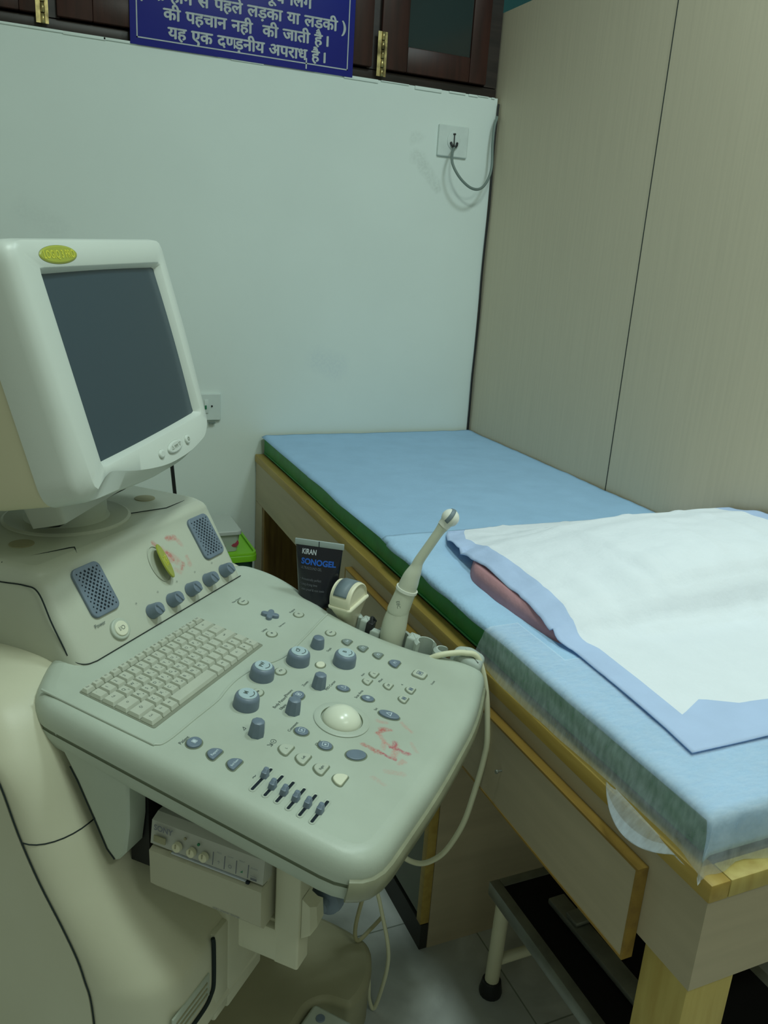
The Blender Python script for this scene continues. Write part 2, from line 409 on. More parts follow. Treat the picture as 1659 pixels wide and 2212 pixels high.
def structure(o):
    o['kind'] = 'structure'; return o
def T(x, y, z): return Matrix.Translation((x, y, z))
def RX(a): return Matrix.Rotation(a, 4, 'X')
def RY(a): return Matrix.Rotation(a, 4, 'Y')
def RZ(a): return Matrix.Rotation(a, 4, 'Z')
def frame(o, x, y, z):
    return Matrix(((x[0], y[0], z[0], o[0]), (x[1], y[1], z[1], o[1]), (x[2], y[2], z[2], o[2]), (0, 0, 0, 1)))

# ------------------------------------------------------------------ the room
CAB_Z = 1.799            # underside of the wall cabinet
bm = bm_new(); box(bm, (-3.2, -4.2, -0.1), (0.6, 0.5, 0.0)); structure(link('floor', bm, 'floor'))
GR = (0.42, 0.48, 0.44)
add_strokes(M['wall'], [(-.285, 1.655, -.262, 1.662, .018, GR, .2), (-.272, 1.606, -.252, 1.598, .026, GR, .28), (-.240, 1.575, -.200, 1.535, .026, GR, .28), (-.195, 1.512, -.188, 1.520, .014, GR, .35),
                        (-.56, .99, -.50, .97, .05, (.55, .63, .66), .35), (-1.38, 1.37, -1.30, 1.33, .04, (.6, .67, .64), .35)], 0.02, 30, True)
bm = bm_new(); box(bm, (-3.2, 0.0, 0.0), (-0.008, 0.14, CAB_Z)); w = structure(link('wall_back', bm, 'wall'))
bm = bm_new(); box(bm, (-3.2, 0.36, 0.0), (0.6, 0.5, 2.9)); structure(link('wall_upper_back', bm, 'teal'))
bm = bm_new(); box(bm, (0.0, -4.2, 0.0), (0.03, 0.34, 2.04)); structure(link('wall_right', bm, 'partition'))
bm = bm_new(); box(bm, (0.5, -4.2, 0.0), (0.6, 0.36, 2.9)); structure(link('wall_far_right', bm, 'teal'))
bm = bm_new(); box(bm, (-3.3, -4.3, 2.9), (0.6, 0.5, 3.0)); structure(link('ceiling', bm, 'ceil'))
bm = bm_new(); box(bm, (-0.0012, -0.7645, 0.0), (0.0, -0.7625, 2.04)); structure(link('trim_1', bm, 'gap'))

# wall cabinet in the niche above the wall
cab = empty('wall_cabinet', (-0.692, 0.012, CAB_Z))
tag(cab, 'dark mahogany wall cabinet with brass hinges running along the top of the white wall', 'cabinet')
def cabm(x0, x1, z0, z1, y0=-0.02, y1=0.0): return (x0 + 0.7, y0 + 0.02, z0 - CAB_Z), (x1 + 0.7, y1 + 0.02, z1 - CAB_Z)
bm = bm_new()
box(bm, *cabm(-3.0, -0.012, CAB_Z + 0.001, 1.828, -0.010, 0.34), bev=0.002)
box(bm, *cabm(-3.0, -0.012, 2.56, 2.60, -0.012, 0.34))
for x in (-0.035, -0.425, -1.30, -2.2):
    box(bm, *cabm(x - 0.022, x + 0.022, 1.83, 2.56, -0.010, 0.30))
box(bm, *cabm(-3.0, -0.012, 1.83, 2.56, 0.31, 0.34))
link('frame', bm, 'frame_wood', cab)
def cab_door(x0, x1, hinge_x):
    bm = bm_new()
    a, b_ = 0.085, 0.09
    box(bm, *cabm(x0, x0 + a, 1.832, 2.55, -0.028, -0.011), bev=0.003); box(bm, *cabm(x1 - a * .7, x1, 1.832, 2.55, -0.028, -0.011), bev=0.003)
    box(bm, *cabm(x0 + a, x1 - a * .7, 1.832, 1.832 + b_ * .75, -0.0275, -0.011), bev=0.003); box(bm, *cabm(x0 + a, x1 - a * .7, 2.47, 2.55, -0.0275, -0.011), bev=0.003)
    d = link('door', bm, 'mahogany', cab)
    bm = bm_new(); box(bm, *cabm(x0 + a - .004, x1 - a * .7 + .004, 1.832 + b_ * .72, 2.475, -0.020, -0.014)); link('glass_panel', bm, 'dark_glass', d)
    for hz in (1.868, 2.40):
        bm = bm_new()
        hx = hinge_x
        box(bm, *cabm(hx - 0.016, hx - 0.005, hz - .058, hz + .058, -0.0305, -0.027)); box(bm, *cabm(hx + 0.004, hx + 0.013, hz - .058, hz + .058, -0.0305, -0.027))
        for k in range(5):
            z0 = hz - .058 + k * .0235
            lathe(bm, [(0.0055, 0), (0.0055, .021)], 10, mtx=T(hx + 0.7, -0.031 + 0.02, z0 - CAB_Z))
        link('hinge', bm, 'brass', d)
    return d
cab_door(-0.412, -0.060, -0.408)
cab_door(-0.86, -0.438, -0.86)
cab_door(-1.285, -0.865, -0.865)
cab_door(-2.175, -1.312, -1.318)

# rough plaster edge below the cabinet
bm = bm_new()
x = -2.2
while x < -0.03:
    w_ = random.uniform(.03, .12); h_ = random.uniform(.002, .009)
    box(bm, (x, -0.0035, CAB_Z - h_), (min(x + w_, -0.02), 0.0, CAB_Z + .0005), bev=.0008)
    x += w_ * random.uniform(.8, 1.4)
structure(link('trim_2', bm, 'wall'))

# the blue notice board
sg = empty('notice_board', (-0.797, -0.0055, 1.797))
tag(sg, 'blue notice board with white Hindi lettering fixed to the dark wall cabinet', 'sign')
SX0, SX1, SZ0, SZ1 = -1.112, -0.500, 1.787, 2.24
def sgp(x, z, y=-0.0005): return (x + 0.805, y, z - 1.79)
bm = bm_new(); box(bm, (SX0 + .805, 0, SZ0 - 1.79), (SX1 + .805, 0.005, SZ1 - 1.79), bev=.001); link('board', bm, 'sign_blue', sg)
bm = bm_new()
def sbar(x0, x1, z0, z1): box(bm, (x0 + .805, -0.0008, z0 - 1.79), (x1 + .805, 0.0, z1 - 1.79))
b0 = 0.016
sbar(SX0 + b0, SX1 - b0, SZ0 + b0, SZ0 + b0 + .003); sbar(SX0 + b0, SX1 - b0, SZ1 - b0 - .003, SZ1 - b0)
sbar(SX0 + b0, SX0 + b0 + .003, SZ0 + b0, SZ1 - b0); sbar(SX1 - b0 - .003, SX1 - b0, SZ0 + b0, SZ1 - b0)
link('border', bm, 'sign_white', sg)
bm = bm_new()
HS = 0.040
def hindi(pieces, x0, x1, zb):
    """pieces laid side by side along one headline; 'half:' clips the glyph's right stem, 'prev:' draws over the previous advance"""
    items = []; cx = 0.0
    for pc in pieces:
        if pc == ' ': cx += HS * .34; continue
        half = pc.startswith('half:'); body = pc[5:] if half else pc
        vsx, fs = text_geo(body, HS, 0.0, 'LEFT')
        if not vsx: continue
        xa = min(v[0] for v in vsx); xb = max(v[0] for v in vsx)
        cut = xb - HS * .155 if half else None
        items.append((vsx, fs, cx - xa, cut)); cx += (cut if half else xb) - xa - HS * .012
    k = (x1 - x0) / cx
    for vsx, fs, dx, cut in items:
        t = bmesh.new(); add_faces(t, vsx, fs)
        if cut is not None:
            bmesh.ops.bisect_plane(t, geom=t.verts[:] + t.edges[:] + t.faces[:], plane_co=(cut, 0, 0), plane_no=(1, 0, 0), clear_outer=True)
        for q_, (ox, oy) in enumerate(((0, 0), (.0015, 0), (-.0015, 0), (.0008, .0010), (-.0008, -.0010))):
            t2 = t.copy()
            for v in t2.verts: v.co = Vector((x0 + .805 + (v.co.x + dx) * k + ox, -0.0009 - q_ * .00002, zb - 1.79 + v.co.y + oy))
            merge(bm, t2, 0)
        t.free()
hindi(['यह', ' ', 'एक', ' ', 'द', 'half:ण', 'ड\u093cनीय', ' ', 'अपराध', ' ', 'है', ' ', '।'], -1.016, -0.585, 1.813)
hindi(['की', ' ', 'पहचान', ' ', 'नही', ' ', ' ', 'की', ' ', 'जाती', ' ', 'है', ' ', '।'], -1.027, -0.578, 1.855)
hindi(['(', 'पैदा', ' ', 'होने', ' ', 'से', ' ', 'पहले', ' ', 'लड\u093cका', ' ', 'या', ' ', 'लड\u093cकी', ' ', ')'], -1.090, -0.528, 1.897)
hindi(['प', 'स', 'व', ' ', 'पू', 'व', ' ', '\u093fल\u0902ग'], -0.85, -0.628, 1.940)
tube(bm, [sgp(-0.722, 1.975), sgp(-0.728, 1.982), sgp(-0.720, 1.984)], .0012, 6)
box(bm, (-0.641 + .805, -0.0008, 0.001), (-0.637 + .805, 0, 0.028), mtx=None)
link('lettering', bm, 'sign_white', sg)

# sockets
def wall_plate(name, x0, x1, z0, z1):
    o = empty(name, ((x0 + x1) / 2, -0.004, (z0 + z1) / 2)); return o, (x1 - x0), (z1 - z0)
so, sw, sh = wall_plate('power_socket', -0.205, -0.103, 1.617, 1.706)
tag(so, 'white square wall socket near the corner with a grey cord plugged in', 'socket')
FM = RX(PI/2)   # x-y outline -> wall plane facing the viewer
bm = bm_new(); prism(bm, rrect(sw, sh, .004), -0.004, .005, .003, mtx=FM); link('plate', bm, 'plate', so)
bm = bm_new(); prism(bm, [(p[0], p[1]) for p in circle(.026, 24, 0, .002, rx=.022)], 0.004, .008, .002, mtx=FM); link('socket_face', bm, 'plate', so)
bm = bm_new()
tube(bm, [(0, -.009, .021), (0, -.0095, .0185)], .0045, 10, smooth_path=False)
tube(bm, [(0, -.010, .018), (0, -.012, -.006), (.001, -.013, -.016)], .0016, 8)
for sx in (-1, 1):
    tube(bm, [(sx*.011, -.010, -.004), (sx*.008, -.014, -.012), (sx*.002, -.015, -.018)], .0035, 8)
plg = empty('electric_plug', (-0.154, -0.012, 1.6615))
tag(plg, 'dark plug with a thick grey cord looping from the wall socket into the corner', 'plug')
link('plug_body', bm, 'black', plg, T(0, .008, 0))
so2, sw, sh = wall_plate('wall_switch', -0.945, -0.868, 0.806, 0.888)
tag(so2, 'white switch plate with a green mark on the back wall beside the monitor', 'switch')
bm = bm_new(); prism(bm, rrect(sw, sh, .004), -0.004, .007, .003, mtx=FM); link('plate', bm, 'plate', so2)
bm = bm_new(); box(bm, (-.012, -.010, -.018), (.000, -.006, .022), bev=.001); link('rocker', bm, 'plate', so2)
bm = bm_new(); box(bm, (-.011, -.0115, -.006), (-.005, -.0095, .006), bev=.001); link('indicator', bm, 'green_led', so2)
bm = bm_new(); lathe(bm, [(.0028, 0), (.0025, .003)], 10, mtx=T(.011, -.007, .003) @ RX(PI/2)); link('screw', bm, 'black', so2); bm = bm_new(); box(bm, (.002, -.009, -.050), (.022, 0.0, -.047), bev=.0005); link('cover_gap', bm, 'greycord', so2)
# cords in the corner
bm = bm_new()
tube(bm, [(-.154, -.018, 1.643), (-.168, -.035, 1.625), (-.172, -.052, 1.592), (-.150, -.064, 1.555), (-.112, -.066, 1.530), (-.075, -.060, 1.530), (-.045, -.048, 1.556), (-.027, -.036, 1.60), (-.026, -.026, 1.665), (-.022, -.020, 1.715), (-.014, -.015, 1.738), (-.0105, -.011, 1.746)], .0042, 10)
link('cord', bm, 'greycord', plg, T(.154, .012, -1.6615))
bm = bm_new()
pts = [(-.007 - .0015*math.sin(k*1.7), -.006 - .001*math.cos(k*2.1), 1.783 - k * .105) for k in range(11)]
tube(bm, pts, .0032, 8)
tag(link('corner_wire', bm, 'black'), 'thin black wire running down the wall corner to the bed', 'wire')

# ------------------------------------------------------------------ the bed
BX, BY, RZ_, AB = -0.7545, -1.945, 0.695, 0.545       # left side, near end, rail top, apron underside
bed = empty('examination_bed', (-0.377, -0.97, 0.0))
tag(bed, 'long wooden examination bed with beige laminate sides and yellow edging along the partition', 'bed')
BO = Vector((0.377, 0.97, 0))
def bb(bm, lo, hi, mi=0, bev=0.0): box(bm, Vector(lo) + BO, Vector(hi) + BO, mi, bev)
bm = bm_new()
bb(bm, (BX, BY + .0, AB), (BX + .02, -0.004, RZ_ - .022)); bb(bm, (BX + .02, BY, AB), (-.004, BY + .02, RZ_ - .022))
bb(bm, (BX + .02, BY + .02, RZ_ - .040), (-.004, -.004, RZ_ - .022))
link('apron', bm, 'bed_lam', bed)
bm = bm_new()
bb(bm, (BX - .004, BY - .004, RZ_ - .024), (BX + .024, -.004, RZ_), bev=.002)
link('edge_rail', bm, 'lipping', bed)
bm = bm_new()
bb(bm, (BX + .0245, BY - .004, RZ_ - .024), (-.004, BY + .024, RZ_), bev=.002)
link('edge_rail', bm, 'leg_wood', bed)
def drawer(y0, y1, z0, z1):
    bm = bm_new()
    bb(bm, (BX - .016, y0, z0), (BX - .0005, y1, z1))
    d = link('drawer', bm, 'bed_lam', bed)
    bm = bm_new(); e = .0035
    for (a0, a1, c0, c1) in ((y0 - e, y1 + e, z1, z1 + e), (y0 - e, y1 + e, z0 - e, z0), (y0 - e, y0, z0, z1), (y1, y1 + e, z0, z1)):
        bb(bm, (BX - .0168, a0, c0), (BX - .0005, a1, c1))
    link('lipping', bm, 'lip_dark', d)
    return d
d1 = drawer(-1.853, -0.862, 0.512, 0.640)
bm = bm_new(); lathe(bm, [(.0016, 0), (.0016, .006), (.0034, .008), (.0030, .0105)], 10, mtx=T(*(Vector((BX - .016, -1.555, .578)) + BO)) @ RY(-PI/2)); link('knob', bm, 'steel', d1)
for (x, y) in ((BX + .008, BY + .008), (-.08, BY + .008)):
    bm = bm_new(); bb(bm, (x, y, 0), (x + .072, y + .072, AB + .10), bev=.002); link('leg', bm, 'leg_wood', bed)
bm = bm_new(); bb(bm, (BX + .002, -.105, 0), (-.01, -.085, AB - .002)); link('end_board', bm, 'brown_wood', bed)
bm = bm_new(); bb(bm, (BX, -.082, 0), (BX + .02, -.006, AB - .001)); link('leg', bm, 'bed_lam', bed)

# cupboard under the bed
cu = empty('under_bed_cupboard', (-0.40, -1.0, 0.0)); CO = Vector((0.40, 1.0, 0))
tag(cu, 'low beige cupboard under the bed with a grey green door and worn yellow edge', 'cupboard')
def cb(bm, lo, hi, mi=0, bev=0.0): box(bm, Vector(lo) + CO, Vector(hi) + CO, mi, bev)
bm = bm_new(); cb(bm, (-.735, -1.322, .0), (-.02, -1.302, AB - .005)); cb(bm, (-.735, -.72, .0), (-.02, -.70, AB - .005)); cb(bm, (-.735, -1.302, AB - .025), (-.02, -.72, AB - .005)); cb(bm, (-.03, -1.302, 0), (-.02, -.72, AB - .025))
link('side_panel', bm, 'bed_lam', cu)
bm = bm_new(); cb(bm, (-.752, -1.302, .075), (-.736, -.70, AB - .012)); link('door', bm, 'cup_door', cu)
bm = bm_new(); cb(bm, (-.7545, -1.321, .062), (-.7355, -1.3035, AB - .012), bev=.001); link('edge_strip', bm, 'lipping', cu)
bm = bm_new(); cb(bm, (-.752, -1.321, .0), (-.736, -.70, .060)); link('plinth', bm, 'plinth', cu)

# mattress
MT = .752
ma = empty('mattress', (-0.37, -.955, RZ_)); MO = Vector((.37, .955, -RZ_))
tag(ma, 'thin green vinyl mattress lying along the top of the wooden bed', 'mattress')
bm = bm_new(); box(bm, Vector((-.732, -1.914, RZ_ + .0005)) + MO, Vector((-.008, -.008, MT)) + MO, bev=.008, seg=3); link('cover', bm, 'rexine', ma)
bm = bm_new()
for zz in (RZ_ + .006, MT - .004):
    tube(bm, [Vector(p) + MO for p in ((-.7325, -1.905, zz), (-.7325, -1.2, zz), (-.7325, -.6, zz), (-.7325, -.02, zz))], .0022, 6, sub=3)
link('piping', bm, 'rexine', ma)

# blue disposable sheet over the mattress
def grid(bm, nx, ny, fn, mi=0, smooth=True):
    v = [[bm.verts.new(fn(i / nx, j / ny)) for j in range(ny + 1)] for i in range(nx + 1)]
    for i in range(nx):
        for j in range(ny):
            fc = bm.faces.new((v[i][j], v[i+1][j], v[i+1][j+1], v[i][j+1])); fc.smooth = smooth
            fc.material_index = mi(i / nx, j / ny) if callable(mi) else mi
    return v
def nz(x, y, s=1.0, seed=0.0):
    from mathutils import noise
    return noise.noise(Vector((x * s + seed, y * s - seed, seed * 1.7)))
bm = bm_new()
def f_sheet(a, b):
    y = -0.012 - b * 1.88
    left = -.7345 + .010 * nz(y, .3, 5, 2) * (1 if b > .25 else .3)
    if -1.10 < y < -1.0: left -= .003
    fall = .004 + (.004 * max(0, nz(y, 1.0, 7, 5)) if b > .3 else .0)
    w_ = 0.735 - .004
    s = a * (w_ + fall)
    h = .0022 + .0022 * nz(s, y, 9, 1) + .0016 * nz(s * 2, y * 3, 10, 4)
    if s > fall: return (left + (s - fall), y, MT + .0015 + max(h, .0008))
    t = (fall - s) / fall
    return (left - .0045 * min(1, t * 3) - .002, y, MT + .0015 + .0015 - fall * t)
grid(bm, 60, 150, f_sheet)
sh_ = link('bed_sheet', bm, 'sheet', sharp=180)
tag(sh_, 'blue disposable paper sheet covering the green mattress up to the wall', 'sheet')
sol = sh_.modifiers.new('thickness', 'SOLIDIFY'); sol.thickness = 0.0006; sol.offset = 1

# absorbent pad over the cushion
def hump(x, y):
    kx = min(1.0, max(0.0, (x + .68) / .38)); kx = kx * kx * (3 - 2 * kx)
    top = .038 + .056 * kx
    pts = [(-1.00, 0), (-1.06, .10), (-1.13, .42), (-1.20, .80), (-1.28, .96), (-1.36, 1.0), (-1.42, .97), (-1.465, .86), (-1.495, .60), (-1.522, .14), (-1.55, 0), (-1.60, 0), (-2.2, 0)]
    if y >= -1.0: return 0
    for (a, ha), (b, hb) in zip(pts, pts[1:]):
        if b <= y <= a:
            t = (a - y) / (a - b); t = t * t * (3 - 2 * t) if abs(hb - ha) > .0 else t
            return top * (ha + (hb - ha) * t)
    return 0
PAD_L = [(-1.005, -.60), (-1.03, -.615), (-1.08, -.638), (-1.15, -.650), (-1.25, -.660), (-1.36, -.668), (-1.46, -.672), (-1.53, -.676), (-1.56, -.668), (-1.66, -.672), (-1.77, -.680), (-1.83, -.688)]
def padl(y):
    for (a, xa), (b, xb) in zip(PAD_L, PAD_L[1:]):
        if b <= y <= a: return xa + (xb - xa) * (a - y) / (a - b)
    return PAD_L[-1][1]
# doubled blue sheet on the near half
bm = bm_new()
def f_sh2(a, b):
    bt = min(1.0, b / .93)
    y = -1.000 - .917 * bt + .012 * (1 - a) * (1 - b) + .006 * nz(a * 3, 1, 2, 4) * (1 - b)
    xl = -.741 + .006 * nz(y, .4, 9, 3) * (1 - bt) - .004 * (b > .03)
    fall = .008 + .010 * max(0, nz(y, 1.4, 9, 2)) * (1 - bt)
    st = a * (.70 + fall)
    h = .0082 + .0012 * nz(st * 2, y * 3, 9, 7)
    dz = 0.0
    if b > .93:
        t = (b - .93) / .07; dz = .052 * t; y -= .004 * math.sin(min(1, t * 2) * PI / 2)
    if st > fall: return (xl + st - fall, y, MT + max(h, .0074) - dz)
    return (xl - .003 * min(1, (fall - st) / fall * 3), y, MT + .0082 - (fall - st) - dz)
grid(bm, 50, 100, f_sh2)
s2_ = link('folded_bed_sheet', bm, 'sheet2', sharp=180)
tag(s2_, 'lighter doubled blue sheet over the near half of the mattress, below the white pad', 'sheet')
sol = s2_.modifiers.new('thickness', 'SOLIDIFY'); sol.thickness = 0.0006; sol.offset = 1

# pink cushion under the pad
bm = bm_new()
def f_cush(a, b):
    y = -1.10 - .425 * b; x = -.671 - .010 * math.sin(PI * min(1, max(0, (b - .2) / .75))) + .10 * max(0, 1 - b / .38) ** 1.5 + a * .48
    e = min(1, (a * .60) / .016); e = math.sqrt(max(0, 1 - (1 - e) ** 2))
    return (x, y, MT + .0092 + max(.0, .84 * hump(max(x, -.655), y) - .004) * e)
grid(bm, 60, 50, f_cush)
bot = grid(bm, 60, 50, lambda a, b: (f_cush(a, b)[0], f_cush(a, b)[1], MT + .0090))
bmesh.ops.remove_doubles(bm, verts=bm.verts[:], dist=.00025)
tag(link('pink_cushion', bm, 'pink', sharp=180), 'pink cushion showing under the edge of the white absorbent pad', 'cushion')

PY0, PY1 = -1.006, -1.825
PNX, PNY = 70, 110
bm = bm_new()
def pad_xy(i, j):
    xa = i / PNX
    if j <= 6: y = PY0 - .020 * j / 6
    elif j <= 98: y = None
    ycol = lambda x: -1.752 + .026 * max(0.0, 1 - abs(x + .585) / .05) - .010 * min(1, max(0, (x + .52) / .1)) + .012 * math.exp(-((x + .15) / .05) ** 2)
    def at_y(y):
        xl = padl(y); bw = .042
        if i <= 6: return xl + bw * i / 6
        if i >= 64: return -.055 + (.055 - .012) * (i - 64) / 6
        return xl + bw + (-.055 - xl - bw) * (i - 6) / 58
    yb = ycol(at_y(-1.752))
    if j <= 6: y = PY0 - .018 * j / 6
    elif j <= 98: y = PY0 - .018 + (yb - PY0 + .018) * (j - 6) / 92
    else: y = yb + (PY1 - yb) * (j - 98) / 12
    return at_y(y), y
def f_pad(a, b):
    i, j = round(a * PNX), round(b * PNY)
    x, y = pad_xy(i, j)
    yy = y + (.010 * nz(x, .2, 4, 3) if j < 3 else 0)
    h = hump(x, y)
    wr = .0020 * nz(x * 1.0, y * 2.2, 16, 3) + .0026 * nz(x * 3, y * .9, 5, 8)
    if 1.40 < -y < 1.56: wr += .006 * nz(x * 6, y * 1.4, 6, 1)
    if y > -1.40 and x < -.42: wr += .004 * abs(nz(x * 7, y * 3, 5, 4))
    crease = 0.0
    for cx in (-.46, -.30, -.165):
        crease += .0034 * math.exp(-((x - cx - .02 * math.sin(y * 3)) / .012) ** 2)
    edge = 0.0; ea = i / 6
    if ea < 1 and y > -1.53:
        edge = .006 * nz(x, y * 14, 1, 6) - (.012 if h > .02 else 0) * (1 - ea)
    return (x, yy, MT + .0125 + max(h + wr * .8 + crease + edge, -.002 if h > .01 else .0 + .0012 * (nz(x, y, 12) + 1)))
def pad_mi(a, b):
    i, j = round(a * PNX), round(b * PNY)
    return 1 if (i < 6 or i >= 64 or j >= 98) else 0
grid(bm, PNX, PNY, f_pad, pad_mi)
pd = link('absorbent_pad', bm, ['pad', 'pad_blue'], sharp=180)
tag(pd, 'white absorbent pad with blue border draped over a hump near the foot of the bed', 'pad')
sol = pd.modifiers.new('thickness', 'SOLIDIFY'); sol.thickness = 0.0016; sol.offset = 1

# translucent drape hanging over the side and the near end
bm = bm_new()
def low(y):       # where the lower edge ends on the left side
    P = [(-1.425, .702), (-1.52, .694), (-1.61, .697), (-1.72, .699), (-1.78, .703), (-1.90, .700), (-1.935, .692)]
    if y >= P[0][0]: return P[0][1]
    for (a, za), (b, zb) in zip(P, P[1:]):
        if b <= y <= a: return za + (zb - za) * (a - y) / (a - b)
    return P[-1][1]
XC, YN, ZD = -.7475, -1.9245, MT + .0106
def cloth(p, q):
    """p: distance right of the left edge (negative hangs down), q: distance beyond the near edge (positive hangs down)"""
    lf, nf = max(0.0, -p), max(0.0, q)
    drop = min(.0675, max(lf, nf) + .12 * min(lf, nf))
    y0 = YN - q if q < 0 else YN
    x = XC + max(p, 0.0); y = y0
    both = min(lf, nf)
    if lf: x -= .003 + .10 * lf + .0025 * nz(y * 2, lf * 6, 9, 3) + .22 * both
    if nf: y -= .003 + .08 * nf + .0045 * math.sin(x * 75 + 2 * nz(x, 0, 8, 2)) * min(1, nf / .03) + .22 * both
    z = ZD - drop
    if not lf and not nf: z += .0007 * nz(x, y, 14, 6)
    r = .006
    if p >= 0 and p < r and not nf: z -= .0022 * (1 - p / r) ** 2
    return (x, y, z)
L0 = .0655
ps = [-L0 * (1 - k / 14) for k in range(14)] + [.0, .003, .006, .012, .02, .03, .042, .055]
qs = [-.487 + .487 * k / 70 for k in range(70)] + [.066 * k / 13 for k in range(14)]
rowsd = []
for q in qs:
    edge = (YN - q if q < 0 else YN); lo_ = ZD - low(max(edge, -1.93))
    rowsd.append([bm.verts.new(cloth(p * (lo_ / L0) if p < 0 else p, q - (.024 * (-p / L0) if q < -.47 and p < 0 else 0))) for p in ps])
for r0_, r1_ in zip(rowsd, rowsd[1:]):
    for i in range(len(ps) - 1):
        fc = bm.faces.new((r0_[i], r0_[i+1], r1_[i+1], r1_[i])); fc.smooth = True
# wide part: the strip nearer than the pad and its fall
ps2 = [.055 + .68 * k / 48 for k in range(49)]; qi = [k for k, q in enumerate(qs) if q > -.355]
rw = []
for k in qi:
    rw.append([rowsd[k][-1]] + [bm.verts.new(cloth(p, qs[k])) for p in ps2[1:]])
for r0_, r1_ in zip(rw, rw[1:]):
    for i in range(len(ps2) - 1):
        fc = bm.faces.new((r0_[i], r0_[i+1], r1_[i+1], r1_[i])); fc.smooth = True
# curled flap at the lower edge
def f_flap(a, b):
    y = -1.775 - .125 * a
    w_ = .021 * math.sin(PI * min(1, a * 1.15)) ** .6 if 0 < a * 1.15 < 1 else .0
    w_ = max(w_, .002)
    th = b * 1.45 * PI
    return (-.757 - .016 * (1 - math.cos(th)) * (w_ / .03), y - .010 * math.sin(th) , 0.7035 - .012 * a + w_ * (.55 * math.cos(th) - .55))
grid(bm, 24, 14, f_flap)
dr = link('nonwoven_drape', bm, 'drape', sharp=180)
tag(dr, 'translucent pale nonwoven sheet hanging over the green mattress side at the near corner', 'drape')

# footstool below the bed
fs = empty('footstool', (-.52, -1.62, 0)); FO = Vector((.52, 1.62, 0))
tag(fs, 'low footstool with black rubber top and cream tube legs under the bed', 'footstool')
def fb(bm, lo, hi, mi=0, bev=0.0): box(bm, Vector(lo) + FO, Vector(hi) + FO, mi, bev)
X0, X1, Y0, Y1, ZT = -.688, -.36, -1.86, -1.440, .25
bm = bm_new(); fb(bm, (X0 + .018, Y0 + .018, ZT - .012), (X1 - .018, Y1 - .018, ZT - .001)); link('rubber_top', bm, 'rubber', fs)
bm = bm_new()
for lo, hi in (((X0, Y0, ZT - .028), (X0 + .02, Y1, ZT)), ((X1 - .02, Y0, ZT - .028), (X1, Y1, ZT)), ((X0 + .02, Y1 - .02, ZT - .028), (X1 - .02, Y1, ZT)), ((X0 + .02, Y0, ZT - .028), (X1 - .02, Y0 + .02, ZT))):
    fb(bm, lo, hi, bev=.002)
link('rim', bm, 'steel', fs)
for lx_, ly_ in ((X0 + .022, Y1 - .022), (X1 - .022, Y1 - .022), (X0 + .022, Y0 + .022), (X1 - .022, Y0 + .022)):
    bm = bm_new(); p = Vector((lx_, ly_, 0)) + FO
    tube(bm, [p + Vector((0, 0, ZT - .028)), p + Vector((.0, .006 if ly_ > -1.6 else -.006, .025))], .0135, 14, smooth_path=False)
    lg = link('leg', bm, 'cream_tube', fs)
    bm = bm_new(); lathe(bm, [(.021, 0), (.022, .006), (.018, .030), (.016, .032)], 18, mtx=T(p.x, p.y + (.006 if ly_ > -1.6 else -.006), 0)); link('rubber_foot', bm, 'black', lg)
bm = bm_new()
tube(bm, [Vector((X0 + .03, Y1 - .016, .075)) + FO, Vector((X1 - .03, Y1 - .016, .075)) + FO], .010, 10, smooth_path=False)
link('stretcher', bm, 'cream_tube', fs); bm = bm_new()
tube(bm, [Vector((X0 + .03, Y0 + .016, .075)) + FO, Vector((X1 - .03, Y0 + .016, .075)) + FO], .010, 10, smooth_path=False)
link('stretcher', bm, 'cream_tube', fs)
# metal bar lying on the footstool
A = Vector((-.600, -1.520, ZT)); B_ = Vector((-.592, -1.83, ZT)); mb = empty('metal_bar', (A + B_) / 2)
tag(mb, 'dull metal channel lying on the black top of the footstool', 'bar')
dv = (B_ - A).normalized(); sd = Vector((dv.y, -dv.x, 0)); MM = frame((0, 0, 0), dv, sd * -1, (0, 0, 1)); hl = (B_ - A).length / 2
bm = bm_new(); box(bm, (-hl, -.017, 0.0005), (hl, .017, .012), bev=.003, mtx=MM); link('channel', bm, 'steel', mb)
bm = bm_new(); box(bm, (-hl + .045, -.014, .013), (-hl + .075, .034, .022), bev=.003, mtx=MM); link('bracket', bm, 'steel', mb)

# plastic boxes behind the machine
bn = empty('plastic_bin', (-.920, -.20, 0))
tag(bn, 'dark green plastic bin with a bright lime lid beside the far end of the bed', 'bin')
bm = bm_new(); loft(bm, [[(x, y, 0.0) for x, y in rrect(.150, .19, .02)], [(x, y, .458) for x, y in rrect(.170, .21, .02)]]); link('body', bm, 'bin', bn)
bm = bm_new(); prism(bm, rrect(.188, .232, .022), .459, .478, .004); 
loft(bm, [[(x, y, .4781) for x, y in rrect(.186, .230, .022)], [(x, y, .484) for x, y in rrect(.184, .228, .022)], [(x, y, .484) for x, y in rrect(.172, .216, .018)], [(x, y, .4782) for x, y in rrect(.170, .214, .018)]], cap0=False, cap1=False)
link('lid', bm, 'lime_box', bn)
bx = empty('clear_container', (-.935, -.205, .4785))
tag(bx, 'small cloudy plastic container of red items standing on the lime lid', 'container')
bm = bm_new(); loft(bm, [[(x, y, 0.0005) for x, y in rrect(.118, .14, .012)], [(x, y, .054) for x, y in rrect(.132, .155, .014)]]); link('body', bm, 'clear_box', bx)
bm = bm_new(); prism(bm, rrect(.140, .164, .014), .054, .066, .004); link('lid', bm, 'clear_box', bx)
for (x, z) in ((.050, .026), (.012, .022)):
    bm = bm_new(); lathe(bm, [(.001, -.001), (.010, 0), (.012, .0022), (.004, .003)], 12, mtx=T(x, -.0705, z) @ RX(PI/2)); link('red_item', bm, 'red', bx)

